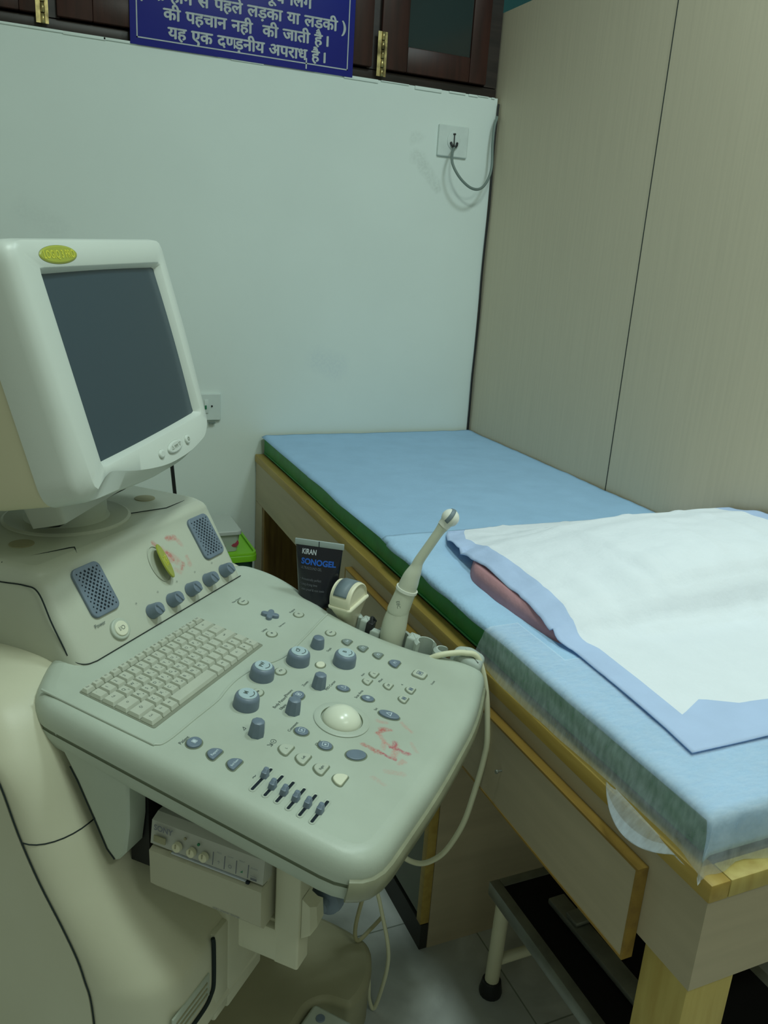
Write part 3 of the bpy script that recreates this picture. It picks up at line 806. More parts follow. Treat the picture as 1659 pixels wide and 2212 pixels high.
# ------------------------------------------------------------------ the ultrasound machine
YAW = 0.77234930; TILT = 0.15226490
O = Vector((-1.0547733, -1.5983315, 0.0))
P0Z = 0.74584
us = empty('ultrasound_machine', O, YAW)
tag(us, 'large beige ultrasound machine with keyboard, trackball panel and tilted monitor beside the bed', 'ultrasound machine')
TP = T(0, 0, P0Z) @ RX(TILT)                  # panel frame inside the machine
KW = T(*O) @ RZ(YAW)                           # machine -> world
def W2L(p): return KW.inverted() @ Vector(p)
def L2W(p): return KW @ Vector(p)
def PW(u, v, h=0.0): return KW @ TP @ Vector((u, v, h))

# --- body: the curved front profile is swept across, its left and right edges rounded
PROF = [(.62, .775), (.48, .793), (.39, .796), (.345, .788), (.312, .768), (.286, .738), (.264, .700), (.240, .650), (.210, .594), (.178, .550), (.153, .520), (.127, .494), (.109, .477), (.102, .462), (.1008, .430), (.1008, .37), (.1015, .342), (.150, .322), (.245, .145)]
SEAM = [(.62, .700), (.48, .735), (.41, .742), (.375, .745), (.345, .740), (.322, .735), (.304, .712), (.282, .652), (.256, .596), (.226, .545), (.205, .505), (.195, .475), (.190, .460), (.187, .440), (.185, .410), (.185, .37), (.1865, .342), (.205, .322), (.255, .145)]
def dens(P): return [Vector((p[0], p[1])) for p in catmull([(a, b, 0) for a, b in P], 4)]
PROF, SEAM = dens(PROF), dens(SEAM)
BL, BR, BRAD = -.262, .335, .062
secs = []
for k in range(9):
    a = PI/2 * k / 8; secs.append((BL + BRAD * (1 - math.cos(a)), math.sin(a)))
def prof_mix(w_): return [q + (p - q) * w_ for p, q in zip(PROF, SEAM)]
full = secs + [(BR - (x - BL), w_) for x, w_ in secs[::-1]]
bm = bm_new()
rows = []
for x, w_ in full:
    rows.append([(x, p.x, p.y) for p in prof_mix(w_)] + [(x, .64 + .02 * w_, .145), (x, .66 + .02 * w_, .45), (x, .64 + .02 * w_, .68 + .08 * w_)])
loft(bm, rows, 0)
# seam across the ramp
zs = .642
def prof_at_z(z, w_=1.0):
    pr = prof_mix(w_)
    for a, b in zip(pr[8:], pr[9:]):
        if (a.y - z) * (b.y - z) <= 0 and abs(a.y - b.y) > 1e-9: return a.x + (b.x - a.x) * (z - a.y) / (b.y - a.y)
    return pr[-1].x
tube(bm, [(x, prof_at_z(zs, w_), zs) for x, w_ in secs] + [(-.1, prof_at_z(zs), zs), (.1, prof_at_z(zs), zs)], .0009, 6, 1, smooth_path=False)
body = link('body', bm, ['cream', 'gap'], us, sharp=50)
# left side panel and its dark seam
bm = bm_new()
poly = [(p.x + .002, p.y) for p in SEAM] + [(.62, .145), (.64, .45), (.62, .69)]
loft(bm, [[(BL - .0005, y, z) for y, z in poly], [(BL - .0025, y, z) for y, z in poly]], 0)
link('side_panel', bm, 'cream', us)
bm = bm_new()
tube(bm, [(BL - .0014, p.x, p.y) for p in SEAM][14:], .0009, 6, smooth_path=False)
link('panel_seam', bm, 'gap', us)
# lower front: right cover, dark gap round the front panel, vent
bm = bm_new()
box(bm, (-.1375, .0995, .33), (-.104, .130, .475), bev=.004)
box(bm, (-.108, .0985, .325), (-.020, .135, .52), bev=.004)
link('front_cover', bm, 'cream', us)
bm = bm_new()
tube(bm, [(-.141, .1000, .474), (-.141, .0985, .46), (-.141, .0985, .402), (-.147, .0985, .388), (-.160, .0985, .380), (-.19, .0985, .378), (-.225, .0985, .378)], .0028, 8)
link('front_gap', bm, 'gap', us)
bm = bm_new()
box(bm, (-.226, .0985, .391), (-.150, .1015, .427), bev=.0008)
link('front_vent', bm, 'plastic', us)
bm = bm_new()
for k in range(3): box(bm, (-.220, .0975, .397 + k * .009), (-.156, .0990, .3995 + k * .009))
link('vent_slots', bm, 'base', us)
bm = bm_new()
tube(bm, [(-.052, .0978, .402), (-.052, .0978, .432)], .0007, 5, smooth_path=False)
tube(bm, [(-.060, .0978, .410), (-.052, .0978, .418), (-.044, .0978, .412)], .0007, 5, smooth_path=False)
tube(bm, [(-.058, .0978, .424), (-.052, .0978, .429), (-.046, .0978, .424)], .0007, 5, smooth_path=False)
link('printed_symbol', bm, 'ink', us)
# base on castors
bm = bm_new()
bp = fillet([(-.25, .07), (.085, .07), (.108, .050), (.112, .006), (.150, -.002), (.190, .002), (.246, .028), (.262, .105), (.27, .62), (-.25, .62)], [.03, .02, .012, .012, .02, .03, .025, .04, .05, .05], 5)
loft(bm, [[(x, y, .045) for x, y in inset(bp, .004)], [(x, y, .105) for x, y in inset(bp, .003)], [(x, y, .138) for x, y in bp], [(x, y, .144) for x, y in inset(bp, .002)], [(x, y, .147) for x, y in inset(bp, .006)], [(x, y, .1485) for x, y in inset(bp, .010)]], 0)
link('base', bm, 'base', us)
for (x, y) in ((-.20, .12), (.20, .06), (-.20, .56), (.21, .56)):
    bm = bm_new(); lathe(bm, [(.010, -.016), (.026, -.014), (.028, 0), (.026, .014), (.010, .016)], 20, mtx=T(x, y, .0285) @ RY(PI/2)); link('castor', bm, 'black', us)
bm = bm_new()
pedal = fillet([(.022, -.040), (.083, -.040), (.092, .062), (.030, .066)], .008, 4)
prism(bm, pedal, .125, .150, .005)
pe = link('foot_pedal', bm, 'plastic', us)
bm = bm_new(); prism(bm, [(p[0], p[1]) for p in circle(.0075, 16, .070, .040)], .1502, .1520, .001); link('pedal_mark', bm, 'knob', pe)

# --- upper body behind the panel
bm = bm_new()
ub = fillet([(-.1215, .372), (.27, .372), (.27, .64), (-.1215, .64)], [.05, .03, .06, .06], 5)
loft(bm, [[(x, y, .70) for x, y in ub], [(x, y, .86) for x, y in ub]], 0)
link('upper_body', bm, 'plastic', us)

# --- control panel slab
slab = fillet([(-.214, -.140), (-.02, -.149), (.15, -.146), (.268, -.124), (.262, -.062), (.243, -.020), (.238, .050), (.244, .110), (.264, .170), (.294, .232), (.305, .285), (.297, .342), (.20, .372), (-.115, .372), (-.203, .318), (-.209, .10)],
              [.055, .06, .06, .040, .03, .03, .03, .03, .03, .03, .03, .03, .03, .05, .035, .08], 6)
bm = bm_new()
LP = [(.085, 0, 0), (.024, 0, 0), (.016, -.0008, 0), (.009, -.0035, 0), (.004, -.009, 0), (.001, -.017, 0), (0, -.026, 0), (0, -.0325, 0), (.0012, -.0328, 1), (.0012, -.0366, 1), (0, -.0370, 0), (.0005, -.045, 0), (.004, -.056, 0), (.012, -.064, 0), (.03, -.067, 0)]
def slab_loops(specs):
    return [[(x, y, z) for x, y in inset(slab, d)] for d, z, _ in specs]
loft(bm, slab_loops(LP[1:]), 0, cap0=True, cap1=True, mis=[s[2] for s in LP[1:-1]])
panel = link('control_panel', bm, ['panel', 'ring_dirt'], us, TP, sharp=60)
# worn bumper on the near corner and along the front edge
bm = bm_new()
def slab_near(p, d):
    i = min(range(len(slab)), key=lambda k: (Vector(slab[k]) - Vector(p)).length); return i
i0 = slab_near((-.205, -.098), 0); N = len(slab)
i1 = slab_near((.255, -.126), 0)
idx = list(range(0, N)); seq = []
k = slab_near((-.212, -.112), 0)
while k != i1: seq.append(k % N); k = (k + 1) % N
outs = inset(slab, -.0035); ins = inset(slab, .003)
for q0, q1 in zip(seq, seq[1:]):
    pass
lo = [outs[i] for i in seq]; li = [ins[i] for i in seq]
ou2 = inset(slab, -.0065)
loft(bm, [[(*ins[i], -.024), (*outs[i], -.0265), (*ou2[i], -.032), (*ou2[i], -.046), (*outs[i], -.053), (*ins[i], -.058)] for i in seq], 0)
link('bumper', bm, 'grime', panel)

# raised surround of the keyboard, as a moulded lip
bm = bm_new()
lip = [(-.186, .316, .0005), (-.186, .170, .0005), (-.184, .150, .0005), (-.170, .1435, .0005), (-.12, .1435, .0005), (-.070, .1435, .0005), (-.045, .1475, .0005), (-.018, .1505, .0005), (.010, .149, .0005), (.033, .144, .0005), (.060, .134, .0005), (.085, .130, .0005), (.13, .132, .0005), (.20, .138, .0005), (.232, .140, .0005)]
tube(bm, lip, .0017, 8, sub=5)
link('moulded_lip', bm, 'panel', panel)
# keyboard
kb = bm_new()
prism(kb, fillet([(-.1625, .1685), (.084, .1685), (.084, .281), (-.1625, .281)], .003, 3), -.004, .0006)
keyboard = link('keyboard', kb, 'well', us, TP)
U = .2405 / 15
ROWS = [(.2755, .009, [(1, t) for t in ('Esc', 'F1', 'F2', 'F3', 'F4', 'F5', 'F6', 'F7', 'F8', 'F9', 'F10', 'F11', 'F12', 'Ins', 'Del')]),
        (.2605, .0165, [(1, c) for c in '`1234567890-='] + [(2, '\u2190')]),
        (.2415, .0165, [(1.5, 'Tab')] + [(1, c) for c in 'QWERTYUIOP[]'] + [(1.5, '\\')]),
        (.2225, .0165, [(1.75, 'o')] + [(1, c) for c in "ASDFGHJKL;'"] + [(2.25, '\u21b5')]),
        (.2035, .0165, [(2.0, '\u21e7')] + [(1, c) for c in 'ZXCVBNM,./'] + [(1, '\u21e7'), (1, '\u2191'), (1, '')]),
        (.1845, .0165, [(1.3, 'Ctrl'), (1, 'Fn'), (1, 'Alt'), (5.2, ''), (1, ''), (1, 'Alt'), (1, ''), (1.5, '\u2190'), (1, '\u2193'), (1, '\u2192')])]
for vc, dh, row in ROWS:
    x = -.1615; tot = sum(r[0] for r in row); sc_ = 15 / tot
    for w_, ch in row:
        w_ = w_ * sc_ * U; cxk = x + w_ / 2; x += w_
        bm = bm_new(); kw = w_ - .0014; hh = .0052
        base_ = rrect(kw, dh + .0012, .0008, 2); top_ = rrect(kw - .0032, dh - .0026, .0008, 2)
        loft(bm, [[(a, b, -.002) for a, b in base_], [(a, b, .0012) for a, b in base_], [(a, b + .0004, hh) for a, b in top_]], 0, smooth=False)
        if ch:
            sz = .0062 if len(ch) == 1 else .0036
            text(bm, ch, sz, T(-kw * .12 if len(ch) == 1 and w_ < .02 else 0, .0015, hh + .00015), 1)
            if len(ch) == 1 and ch.isalpha() and w_ < .02: text(bm, random.choice('+*#%&@'), .0030, T(kw * .2, -.0025, hh + .00015), 1)
        k_ = link('key', bm, ['key', 'ink'], keyboard, T(cxk, vc - .0032 + (0.002 if dh < .01 else 0), .0008))

# --- knobs and buttons
def child(name, bm, mats, parent, u_, v_, rz=0.0, h=0.0):
    return link(name, bm, mats, parent, TP @ T(u_, v_, h) @ RZ(rz))
for (u_, v_), tx in zip([(-.0547, .1104), (.0135, .1286), (.079, .1089), (.1214, .0557)], ('M', 'PW', 'CF', 'B')):
    bm = bm_new()
    lathe(bm, [(.0168, 0), (.0168, .002), (.0160, .0125), (.0150, .0155), (.0128, .0175), (.0118, .0177)], 36)
    kk = child('rotary_knob', bm, 'knob', us, u_, v_)
    bm = bm_new()
    lathe(bm, [(.0120, .0170), (.0120, .0184), (.0112, .0190)], 30)
    text(bm, tx, .0078, T(-.0005, .0022, .0192) @ RZ(.25), 1, .00025)
    arc = [(.0082 * math.cos(a), .0082 * math.sin(a), .0190) for a in [(-2.3 + k * .22) for k in range(9)]]
    tube(bm, arc, .0006, 6, 1, smooth_path=False)
    link('knob_cap', bm, ['cap', 'ink'], kk)
for i, (u_, v_) in enumerate([(.1348, .1068), (.0449, .0574), (-.0281, .057), (-.0958, .0699)]):
    bm = bm_new(); hh = .0165 if i == 0 else .020
    lathe(bm, [(.0103, 0), (.0103, .0015), (.0088, hh - .004), (.0078, hh - .001), (.0062, hh), (.002, hh + .0003)], 8 if i else 24)
    child('small_knob', bm, 'knob', us, u_, v_)
def ellip(rx, ry, n=28): return [(rx * math.cos(2*PI*i/n), ry * math.sin(2*PI*i/n)) for i in range(n)]
def dshape(w_, h_, n=14):
    """half-moon outline, flat side down"""
    return fillet([(-w_, -h_ * .6), (w_, -h_ * .6), (w_ * .95, h_ * .1), (w_ * .45, h_ * .95), (-w_ * .45, h_ * .95), (-w_ * .95, h_ * .1)], min(w_, h_) * .6, 4)
def button(u_, v_, outline, m_, h=.0024, rz=0.0, mark=None, ring=True, mark_m='inkw', name='button'):
    bm = bm_new()
    prism(bm, outline, -.001, h, min(.0012, h * .6), 0)
    if ring: 
        o1 = inset(outline, -.0017); o0 = outline
        loft(bm, [[(x, y, .00025) for x, y in o1], [(x, y, .00035) for x, y in o0]], 1, cap0=False, cap1=False)
    if mark: mark(bm, h + .00015)
    return child(name, bm, [m_, 'ring_dirt', mark_m], us, u_, v_, rz)
def mk_text(s, size, rz=0.0, mi=2): return lambda bm, h: text(bm, s, size, T(0, 0, h) @ RZ(rz), mi, .00008)
def mk_poly(pts, w_=.0005, closed=True):
    def fn(bm, h):
        q = [(x, y, h) for x, y in pts]
        if closed: q.append(q[0])
        for a, b in zip(q, q[1:]): tube(bm, [a, b], w_, 4, 2, smooth_path=False)
    return fn
def mk_box(r, inner=.4):
    def fn(bm, h):
        mk_poly([(-r, -r), (r, -r), (r, r), (-r, r)])(bm, h)
        if inner: box(bm, (-r*inner, -r*inner, h - .0004), (r*inner, r*inner, h + .0003), 2)
    return fn
EB = ellip(.0088, .0066)
button(.0625, .0285, ellip(.0066, .0088), 'knob', rz=.35, mark=mk_poly([(-.003, -.003), (.0035, -.003), (0, .0035)]))
button(.0633, -.0086, ellip(.0066, .0088), 'knob', rz=.35, mark=mk_text('\u274b', .008))
button(.0475, -.0471, ellip(.0076, .0142), 'knob', .003, rz=.15, mark=mk_text('\u25b3', .010))
button(.0068, .0681, ellip(.0095, .0075), 'knob', .003, mark=mk_box(.0032, .5))
button(-.0567, .0284, ellip(.0078, .0088), 'knob', rz=.3, mark=mk_box(.0036, .35))
button(-.0629, -.0079, ellip(.0078, .0088), 'knob', rz=.3, mark=mk_box(.0036, .35))
button(-.0546, -.0463, ellip(.0094, .0128), 'knob', .0022, rz=.75)
button(-.1555, .1174, ellip(.0100, .0084), 'knob', .003, mark=mk_box(.0026, .7))
button(-.1574, .0879, dshape(.0105, .0085), 'knob', .003, mark=mk_text('Report', .0046))
button(-.1582, .0603, dshape(.0105, .0085), 'knob', .003, mark=mk_text('End Exam', .0036))
for (u_, v_), s_ in zip([(.1773, .0774), (.1772, .0508), (.1754, .0246)], ('F4', 'F3', 'F2')):
    button(u_, v_, dshape(.0088, .0082), 'knob_dusty', .0024, mark=mk_text(s_, .006))
button(.1715, -.0044, dshape(.0100, .0095), 'knob', .003, mark=mk_text('P1', .0065))
CK = ellip(.0085, .0070)
for (u_, v_), s_ in zip([(.1839, .1092), (.1709, .2583), (.199, .1737), (.1189, .1751), (.0414, .1151), (-.022, .1133)], ('Res', 'New', '\u25a3', '\u25c9', 'PDI', 'MM')):
    button(u_, v_, CK, 'clearkey', .0020, mark=mk_text(s_, .0042), mark_m='ink')
button(.0937, .080, ellip(.0078, .0062), 'lit', .0024)
for (u_, v_), s_ in zip([(.1239, .0086), (.1012, .0086), (.1108, -.0196)], ('S', 'L', 'DF')):
    button(u_, v_, dshape(.0078, .0070), 'clearkey', .0022, mark=mk_text(s_, .005), mark_m='ink')
button(.170, -.0444, rrect(.0185, .0185, .004, 3), 'clearkey', .0032, mark=mk_box(.0040, .5), mark_m='knob')
for (u_, v_) in [(.1228, -.049), (.0949, -.0495)]:
    button(u_, v_, dshape(.0080, .0074), 'clearkey', .0024, mark=mk_box(.0026, .6), mark_m='knob')
for (u_, v_), s_, m_ in zip([(-.0986, .0263), (-.1006, .0018), (-.1034, -.0238), (-.1061, -.0502)], ('L', 'Left', 'Right', ''), ('clearkey', 'clearkey', 'clearkey', 'lit')):
    button(u_, v_, dshape(.0105, .0092), m_, .0026, mark=mk_text(s_, .0042) if s_ else None, mark_m='ink')
# four-way pad
bm = bm_new()
arm = []
for k in range(48):
    a = 2*PI*k/48; r = .0066 + .0074 * abs(math.cos(2 * a)) ** 1.3; arm.append((r * math.cos(a), r * math.sin(a)))
prism(bm, arm, -.0005, .0055, .0018)
child('direction_pad', bm, 'knob', us, .1632, .2047, .35)
# trackball
bm = bm_new()
lathe(bm, [(.0365, .0002), (.0365, .0014), (.0350, .0022), (.0275, .0022), (.0265, .0010), (.0262, -.002)], 44, mis=[0, 0, 0, 1, 1], cap0=False, cap1=False)
tb = child('trackball_ring', bm, ['panel', 'ring_dirt'], us, -.0018, -.0009)
bm = bm_new()
lathe(bm, [(.0262 * math.cos(a), -.004 + .0215 * math.sin(a)) for a in [k * PI / 2 / 12 for k in range(13)]], 40)
link('trackball', bm, 'ball', tb)
# gain sliders
for (a, b, c_) in zip([(-.182, .0215), (-.1818, .0068), (-.1823, -.0082), (-.184, -.0236), (-.1856, -.0389), (-.1863, -.054)],
                      [(-.1381, .0239), (-.1405, .0062), (-.1420, -.0093), (-.1440, -.0245), (-.1450, -.0394), (-.1456, -.0551)], (-.1541, -.1646, -.1652, -.1658, -.1663, -.1665)):
    bm = bm_new(); mu = (a[0] + b[0]) / 2; mv = (a[1] + b[1]) / 2; L_ = b[0] - a[0]
    prism(bm, rrect(L_, .0036, .0017, 3), -.003, .0004); 
    o0 = rrect(L_, .0036, .0017, 3)
    loft(bm, [[(x, y, .0004) for x, y in inset(o0, -.0022)], [(x, y, .0010) for x, y in inset(o0, -.0012)], [(x, y, .0005) for x, y in inset(o0, 0)]], 1, cap0=False, cap1=False)
    sl = child('slider_slot', bm, ['slot', 'panel'], us, mu, mv)
    bm = bm_new()
    loft(bm, [[(x, y, .0006) for x, y in rrect(.0110, .0080, .0022, 3)], [(x, y, .0075) for x, y in rrect(.0094, .0068, .002, 3)], [(x, y, .0080) for x, y in rrect(.0070, .0060, .002, 3)], [(x, y, .0105) for x, y in rrect(.0056, .0056, .002, 3, .0012)], [(x, y, .0110) for x, y in rrect(.0040, .0040, .0016, 3, .0012)]])
    link('slider_cap', bm, 'knob', sl, T(c_ - mu, 0, 0))
# printed words on the panel
bm = bm_new()
for s_, u_, v_, sz in [('Patient', -.158, .1295, .0062), ('Measure', .0045, .0815, .0056), ('Body Pattern', -.020, .0800, .0062), ('Ellipse', -.027, .0718, .0056), ('Zoom', .0385, .0745, .0056), ('M/D Cursor', .058, .0455, .0056), ('Scan Area', .0655, .0055, .0056), ('Set', .0493, -.0273, .0050), ('Clear', -.0625, .0015, .0056), ('Comment', -.0545, .0415, .0056), ('Depth', .1395, .0890, .0050), ('\u22bf', -.0966, .0875, .009), ('\u2198\u2299', -.0985, .0465, .011), ('New Patient', .1690, .2690, .0046), ('Register', .2026, .1870, .0048), ('Utility', .1208, .1890, .0050), ('Sub-menu', .1536, .1775, .0044), ('Auto', .1132, .0215, .0044), ('PRest', .1171, -.0048, .0050), ('Freeze', .1640, -.0680, .0044), ('4', .1281, -.0340, .005), ('~', -.1617, .0320, .012)]:
    text(bm, s_, sz, T(u_, v_, .0004), 0)
link('panel_lettering', bm, 'ink', panel)

# --- probe holders along the right edge
def holder(u_, v_, r, a0, a1, h0, h1, th=.009):
    bm = bm_new(); n = 18; loops = []
    for k in range(n + 1):
        a = a0 + (a1 - a0) * k / n; c, s = math.cos(a), math.sin(a)
        ro, ri = r + th, r
        loops.append([(u_ + ri*c, v_ + ri*s, h0), (u_ + ro*c, v_ + ro*s, h0), (u_ + ro*c, v_ + ro*s, h1 - .004), (u_ + (ro - .004)*c, v_ + (ro - .004)*s, h1), (u_ + ri*c, v_ + ri*s, h1)])
    loft(bm, loops, 0)
    return link('probe_holder', bm, 'holder', us, TP, sharp=40)
holder(.268, .122, .021, math.radians(-80), math.radians(50), -.055, -.006)
holder(.258, .030, .0235, math.radians(-95), math.radians(80), -.055, -.004)
holder(.252, -.022, .012, math.radians(-60), math.radians(150), -.045, .010, .006)
holder(.256, -.050, .0085, math.radians(-20), math.radians(190), -.045, .006, .006)
bm = bm_new()
prism(bm, rrect(.020, .016, .003, 3, .262, .0830), -.050, .004, .004); prism(bm, rrect(.022, .018, .003, 3, .262, .0010), -.050, .006, .004)
prism(bm, rrect(.012, .018, .003, 3, .252, .0620), -.050, -.004, .003)
prism(bm, fillet([(.248, -.115), (.288, -.112), (.300, -.085), (.288, -.064), (.258, -.062)], .008, 4), -.060, .006, .007)
link('holder_block', bm, 'holder', us, TP)
bm = bm_new(); box(bm, (.246, .066, -.03), (.262, .078, .006), bev=.003); tube(bm, [(.250, .070, .004), (.258, .074, .010), (.266, .070, .002)], .003, 8)
link('cable_clip', bm, 'black', us, TP)

# --- speaker housing (riser)
AL = math.radians(57)
RO = Vector((0, .3051, .7931))
TR = frame(RO, (1, 0, 0), (0, math.cos(AL), math.sin(AL)), (0, -math.sin(AL), math.cos(AL)))
TRi = TR.inverted()
bm = bm_new()
# cross-sections stacked upward: outline on the panel, leaning back to the deck
zt = .910
def rsec(z):
    t = (z - .792) / (zt - .792)
    yb = .306 + (z - .793) / math.tan(AL)
    xl = -.128 + .018 * t; 
    return fillet([(-.126 + .004 * t, yb), (.243 + .010 * t, yb), (.262 + .006 * t, yb + .03), (.268, .62), (-.122, .62), (-.124, yb + .10)], [.030, .012, .02, .08, .08, .02], 6)
zl = [.770, .785, .80, .83, .86, .885, .898]
loops = [[(x, y, z) for x, y in rsec(z)] for z in zl]
for k in range(1, 5):
    a = PI/2 * k / 4; r = .016
    zz = .894 + r * math.sin(a); sec = inset(rsec(.894), r * (1 - math.cos(a)) - .0)
    sh2 = (zz - .894) / math.tan(AL) * .4
    loops.append([(x, y + (sh2 if y < .55 else 0), zz) for x, y in sec])
loft(bm, loops, 0, mtx=TRi)
riser = link('speaker_housing', bm, ['riser'], us, TR, sharp=50)
def rl(p): return TRi @ Vector(p)
# crease between housing and panel
bm = bm_new(); tube(bm, [rl((-.098, .3055, .7942)), rl((.243, .3055, .7942))], .0007, 6, smooth_path=False); tube(bm, [rl((-.098, .3055, .7942)), rl((-.112, .309, .795)), rl((-.119, .318, .797)), rl((-.1225, .331, .804))], .0007, 6)
tube(bm, [rl((-.1225, .331, .806)), rl((-.1240, .352, .846)), rl((-.1235, .372, .884)), rl((-.1238, .395, .889)), rl((-.1238, .44, .885)), rl((-.1235, .53, .880))], .0010, 6)
link('crease', bm, 'gap', riser)
# deck details: round blanking discs, turntable ring, panel lines
for (x, y) in ((-.056, .466), (.204, .466)):
    bm = bm_new(); prism(bm, [(p[0], p[1]) for p in circle(.0165, 22, x, y)], .9095, .9112, .0006, mtx=TRi); link('blanking_disc', bm, 'base', riser)
bm = bm_new(); lathe(bm, [(.092, .909), (.092, .9115), (.088, .9135), (.082, .9125), (.060, .9125), (.056, .914)], 44, mtx=TRi @ T(.066, .500, 0), cap0=False); link('turntable_ring', bm, 'riser', riser)
bm = bm_new()
for pts in ([(-.115, .440, .908), (-.035, .402, .911), (-.030, .398, .911), (-.040, .385, .908)], [(.128, .432, .911), (.180, .405, .911), (.232, .408, .9095)]):
    tube(bm, [rl(p) for p in pts], .0008, 5, smooth_path=False)
link('deck_line', bm, 'gap', riser)
# speaker grilles with their holes
for cu_ in (-.0458, .2088):
    bm = bm_new(); gw, gh = .052, .072
    prism(bm, rrect(gw, gh, .010, 5), -.001, .0034, .0018)
    for a in range(-8, 9):
        for b in range(-8, 9):
            x = (a - b) * .00385; y = (a + b) * .0040
            if abs(x) < gw/2 - .006 and abs(y) < gh/2 - .006:
                q = 1 - (x / (gw/2)) ** 2
                r = .0006 + .0013 * q
                add_faces(bm, circle(r, 8, x, y, .0036), [list(range(8))], 1)
    link('speaker_grille', bm, ['knob', 'slot'], riser, T(cu_, .0850, 0))
for u_ in (.0280, .0740, .1195, .1652, .2103):
    bm = bm_new()
    lathe(bm, [(.0112, 0), (.0108, .001), (.0098, .013), (.0088, .0165), (.0040, .0178)], 24)
    loft(bm, [[(x, y, .010) for x, y in rrect(.0065, .0185, .0025, 3)], [(x, y, .0185) for x, y in rrect(.0050, .0165, .002, 3)], [(x, y, .0195) for x, y in rrect(.0036, .0150, .0015, 3)]])
    link('level_knob', bm, 'knob', riser, T(u_, .0215, 0) @ RZ(.5))
bm = bm_new(); prism(bm, ellip(.0165, .0150), -.001, .0035, .0018); pwb = link('power_button', bm, 'plastic', riser, T(-.040, .0225, 0))
bm = bm_new(); prism(bm, ellip(.0115, .0105), .003, .0052, .0012); text(bm, 'I/O', .0085, T(0, 0, .0054), 1); link('button_cap', bm, ['lit', 'ink'], pwb)
bm = bm_new(); text(bm, 'Power', .0075, T(-.0664, .0405, .0006), 0)
for u_ in (.008, .056, .1015, .147, .193): text(bm, 'o', .005, T(u_, .043, .0006), 0)
link('printed_word', bm, 'ink', riser)
# half peeled oval badge
bm = bm_new()
o0 = ellip(.0175, .0285, 36); loft(bm, [[(x, y, .0002) for x, y in inset(o0, -.0006)], [(x, y, .0008) for x, y in o0], [(x, y, .0002) for x, y in inset(o0, .0009)]], 0, cap0=False, cap1=False)
rec = link('badge_recess', bm, 'riser', riser, T(.086, .078, 0))
bm = bm_new()
bo = ellip(.0150, .0275, 36)
loft(bm, [[(x, y, 0) for x, y in bo], [(x, y, .0022) for x, y in bo], [(x, y, .0028) for x, y in inset(bo, .0012)]], 0)
tube(bm, [(x, y, .0029) for x, y in ellip(.0062, .0068, 20)] + [(.0062, 0, .0029)], .0006, 5, 1, smooth_path=False)
for k in range(4):
    a = k * PI/2 + .4; tube(bm, [(.004*math.cos(a), .004*math.sin(a), .003), (.0095*math.cos(a+.5), .011*math.sin(a+.5), .003)], .0006, 5, 1, smooth_path=False)
link('loose_badge', bm, ['lime', 'yellow'], rec, T(.003, 0, .0085) @ RY(math.radians(26)))

# --- support fin, and a block for the dark void under the panel
bm = bm_new()
fin = [(.285, .765), (.246, .70), (.224, .655), (.206, .617), (.195, .606), (.184, .620), (.178, .66), (.176, .735)]
loft(bm, [[(-.203, y, z) for y, z in fin], [(-.200, y - .003, z) for y, z in fin], [(-.172, y - .003, z) for y, z in fin]], 0)
tube(bm, [(-.2035, y + .002, z) for y, z in [(.256, .716)] + fin[1:5]], .0010, 6, 1, smooth_path=False)
link('support_arm', bm, ['plastic', 'gap'], us)
bm = bm_new(); box(bm, (-.17, .172, .58), (.24, .20, .72)); link('void_shade_block', bm, 'black', us)  # added black block: paints in the shade of the open void

# --- printer bracket in front of the printer
bm = bm_new()
hb = fillet([(-.1705, -.036), (-.143, -.036), (-.143, -.004), (-.1705, -.004)], .003, 3)
loft(bm, [[(x, y, .514) for x, y in hb], [(x, y, .70 + .153 * y - .02) for x, y in hb]], 0)
box(bm, (-.1705, -.010, .5135), (-.143, .045, .560), bev=.003)
box(bm, (-.16, -.012, .552), (.05, .15, .564), bev=.002)
hol = link('printer_bracket', bm, 'cream', us)
bm = bm_new()
loft(bm, [[(-.165, -.0365, .556), (-.146, -.0365, .556), (-.146, -.0365, .612), (-.165, -.0365, .612)], [(-.160, -.046, .560), (-.140, -.046, .566), (-.140, -.044, .600), (-.160, -.044, .600)], [(-.150, -.050, .566), (-.134, -.050, .570), (-.134, -.048, .594), (-.150, -.048, .594)]], 0)
link('latch', bm, 'cream', hol)
bm = bm_new(); lathe(bm, [(.004, -.016), (.008, -.015), (.0085, -.006), (.0185, -.004), (.0205, .002), (.0205, .008), (.014, .0115), (.004, .012)], 26, mtx=T(-.118, -.045, .577) @ RY(PI/2))
link('release_knob', bm, 'knob', us)

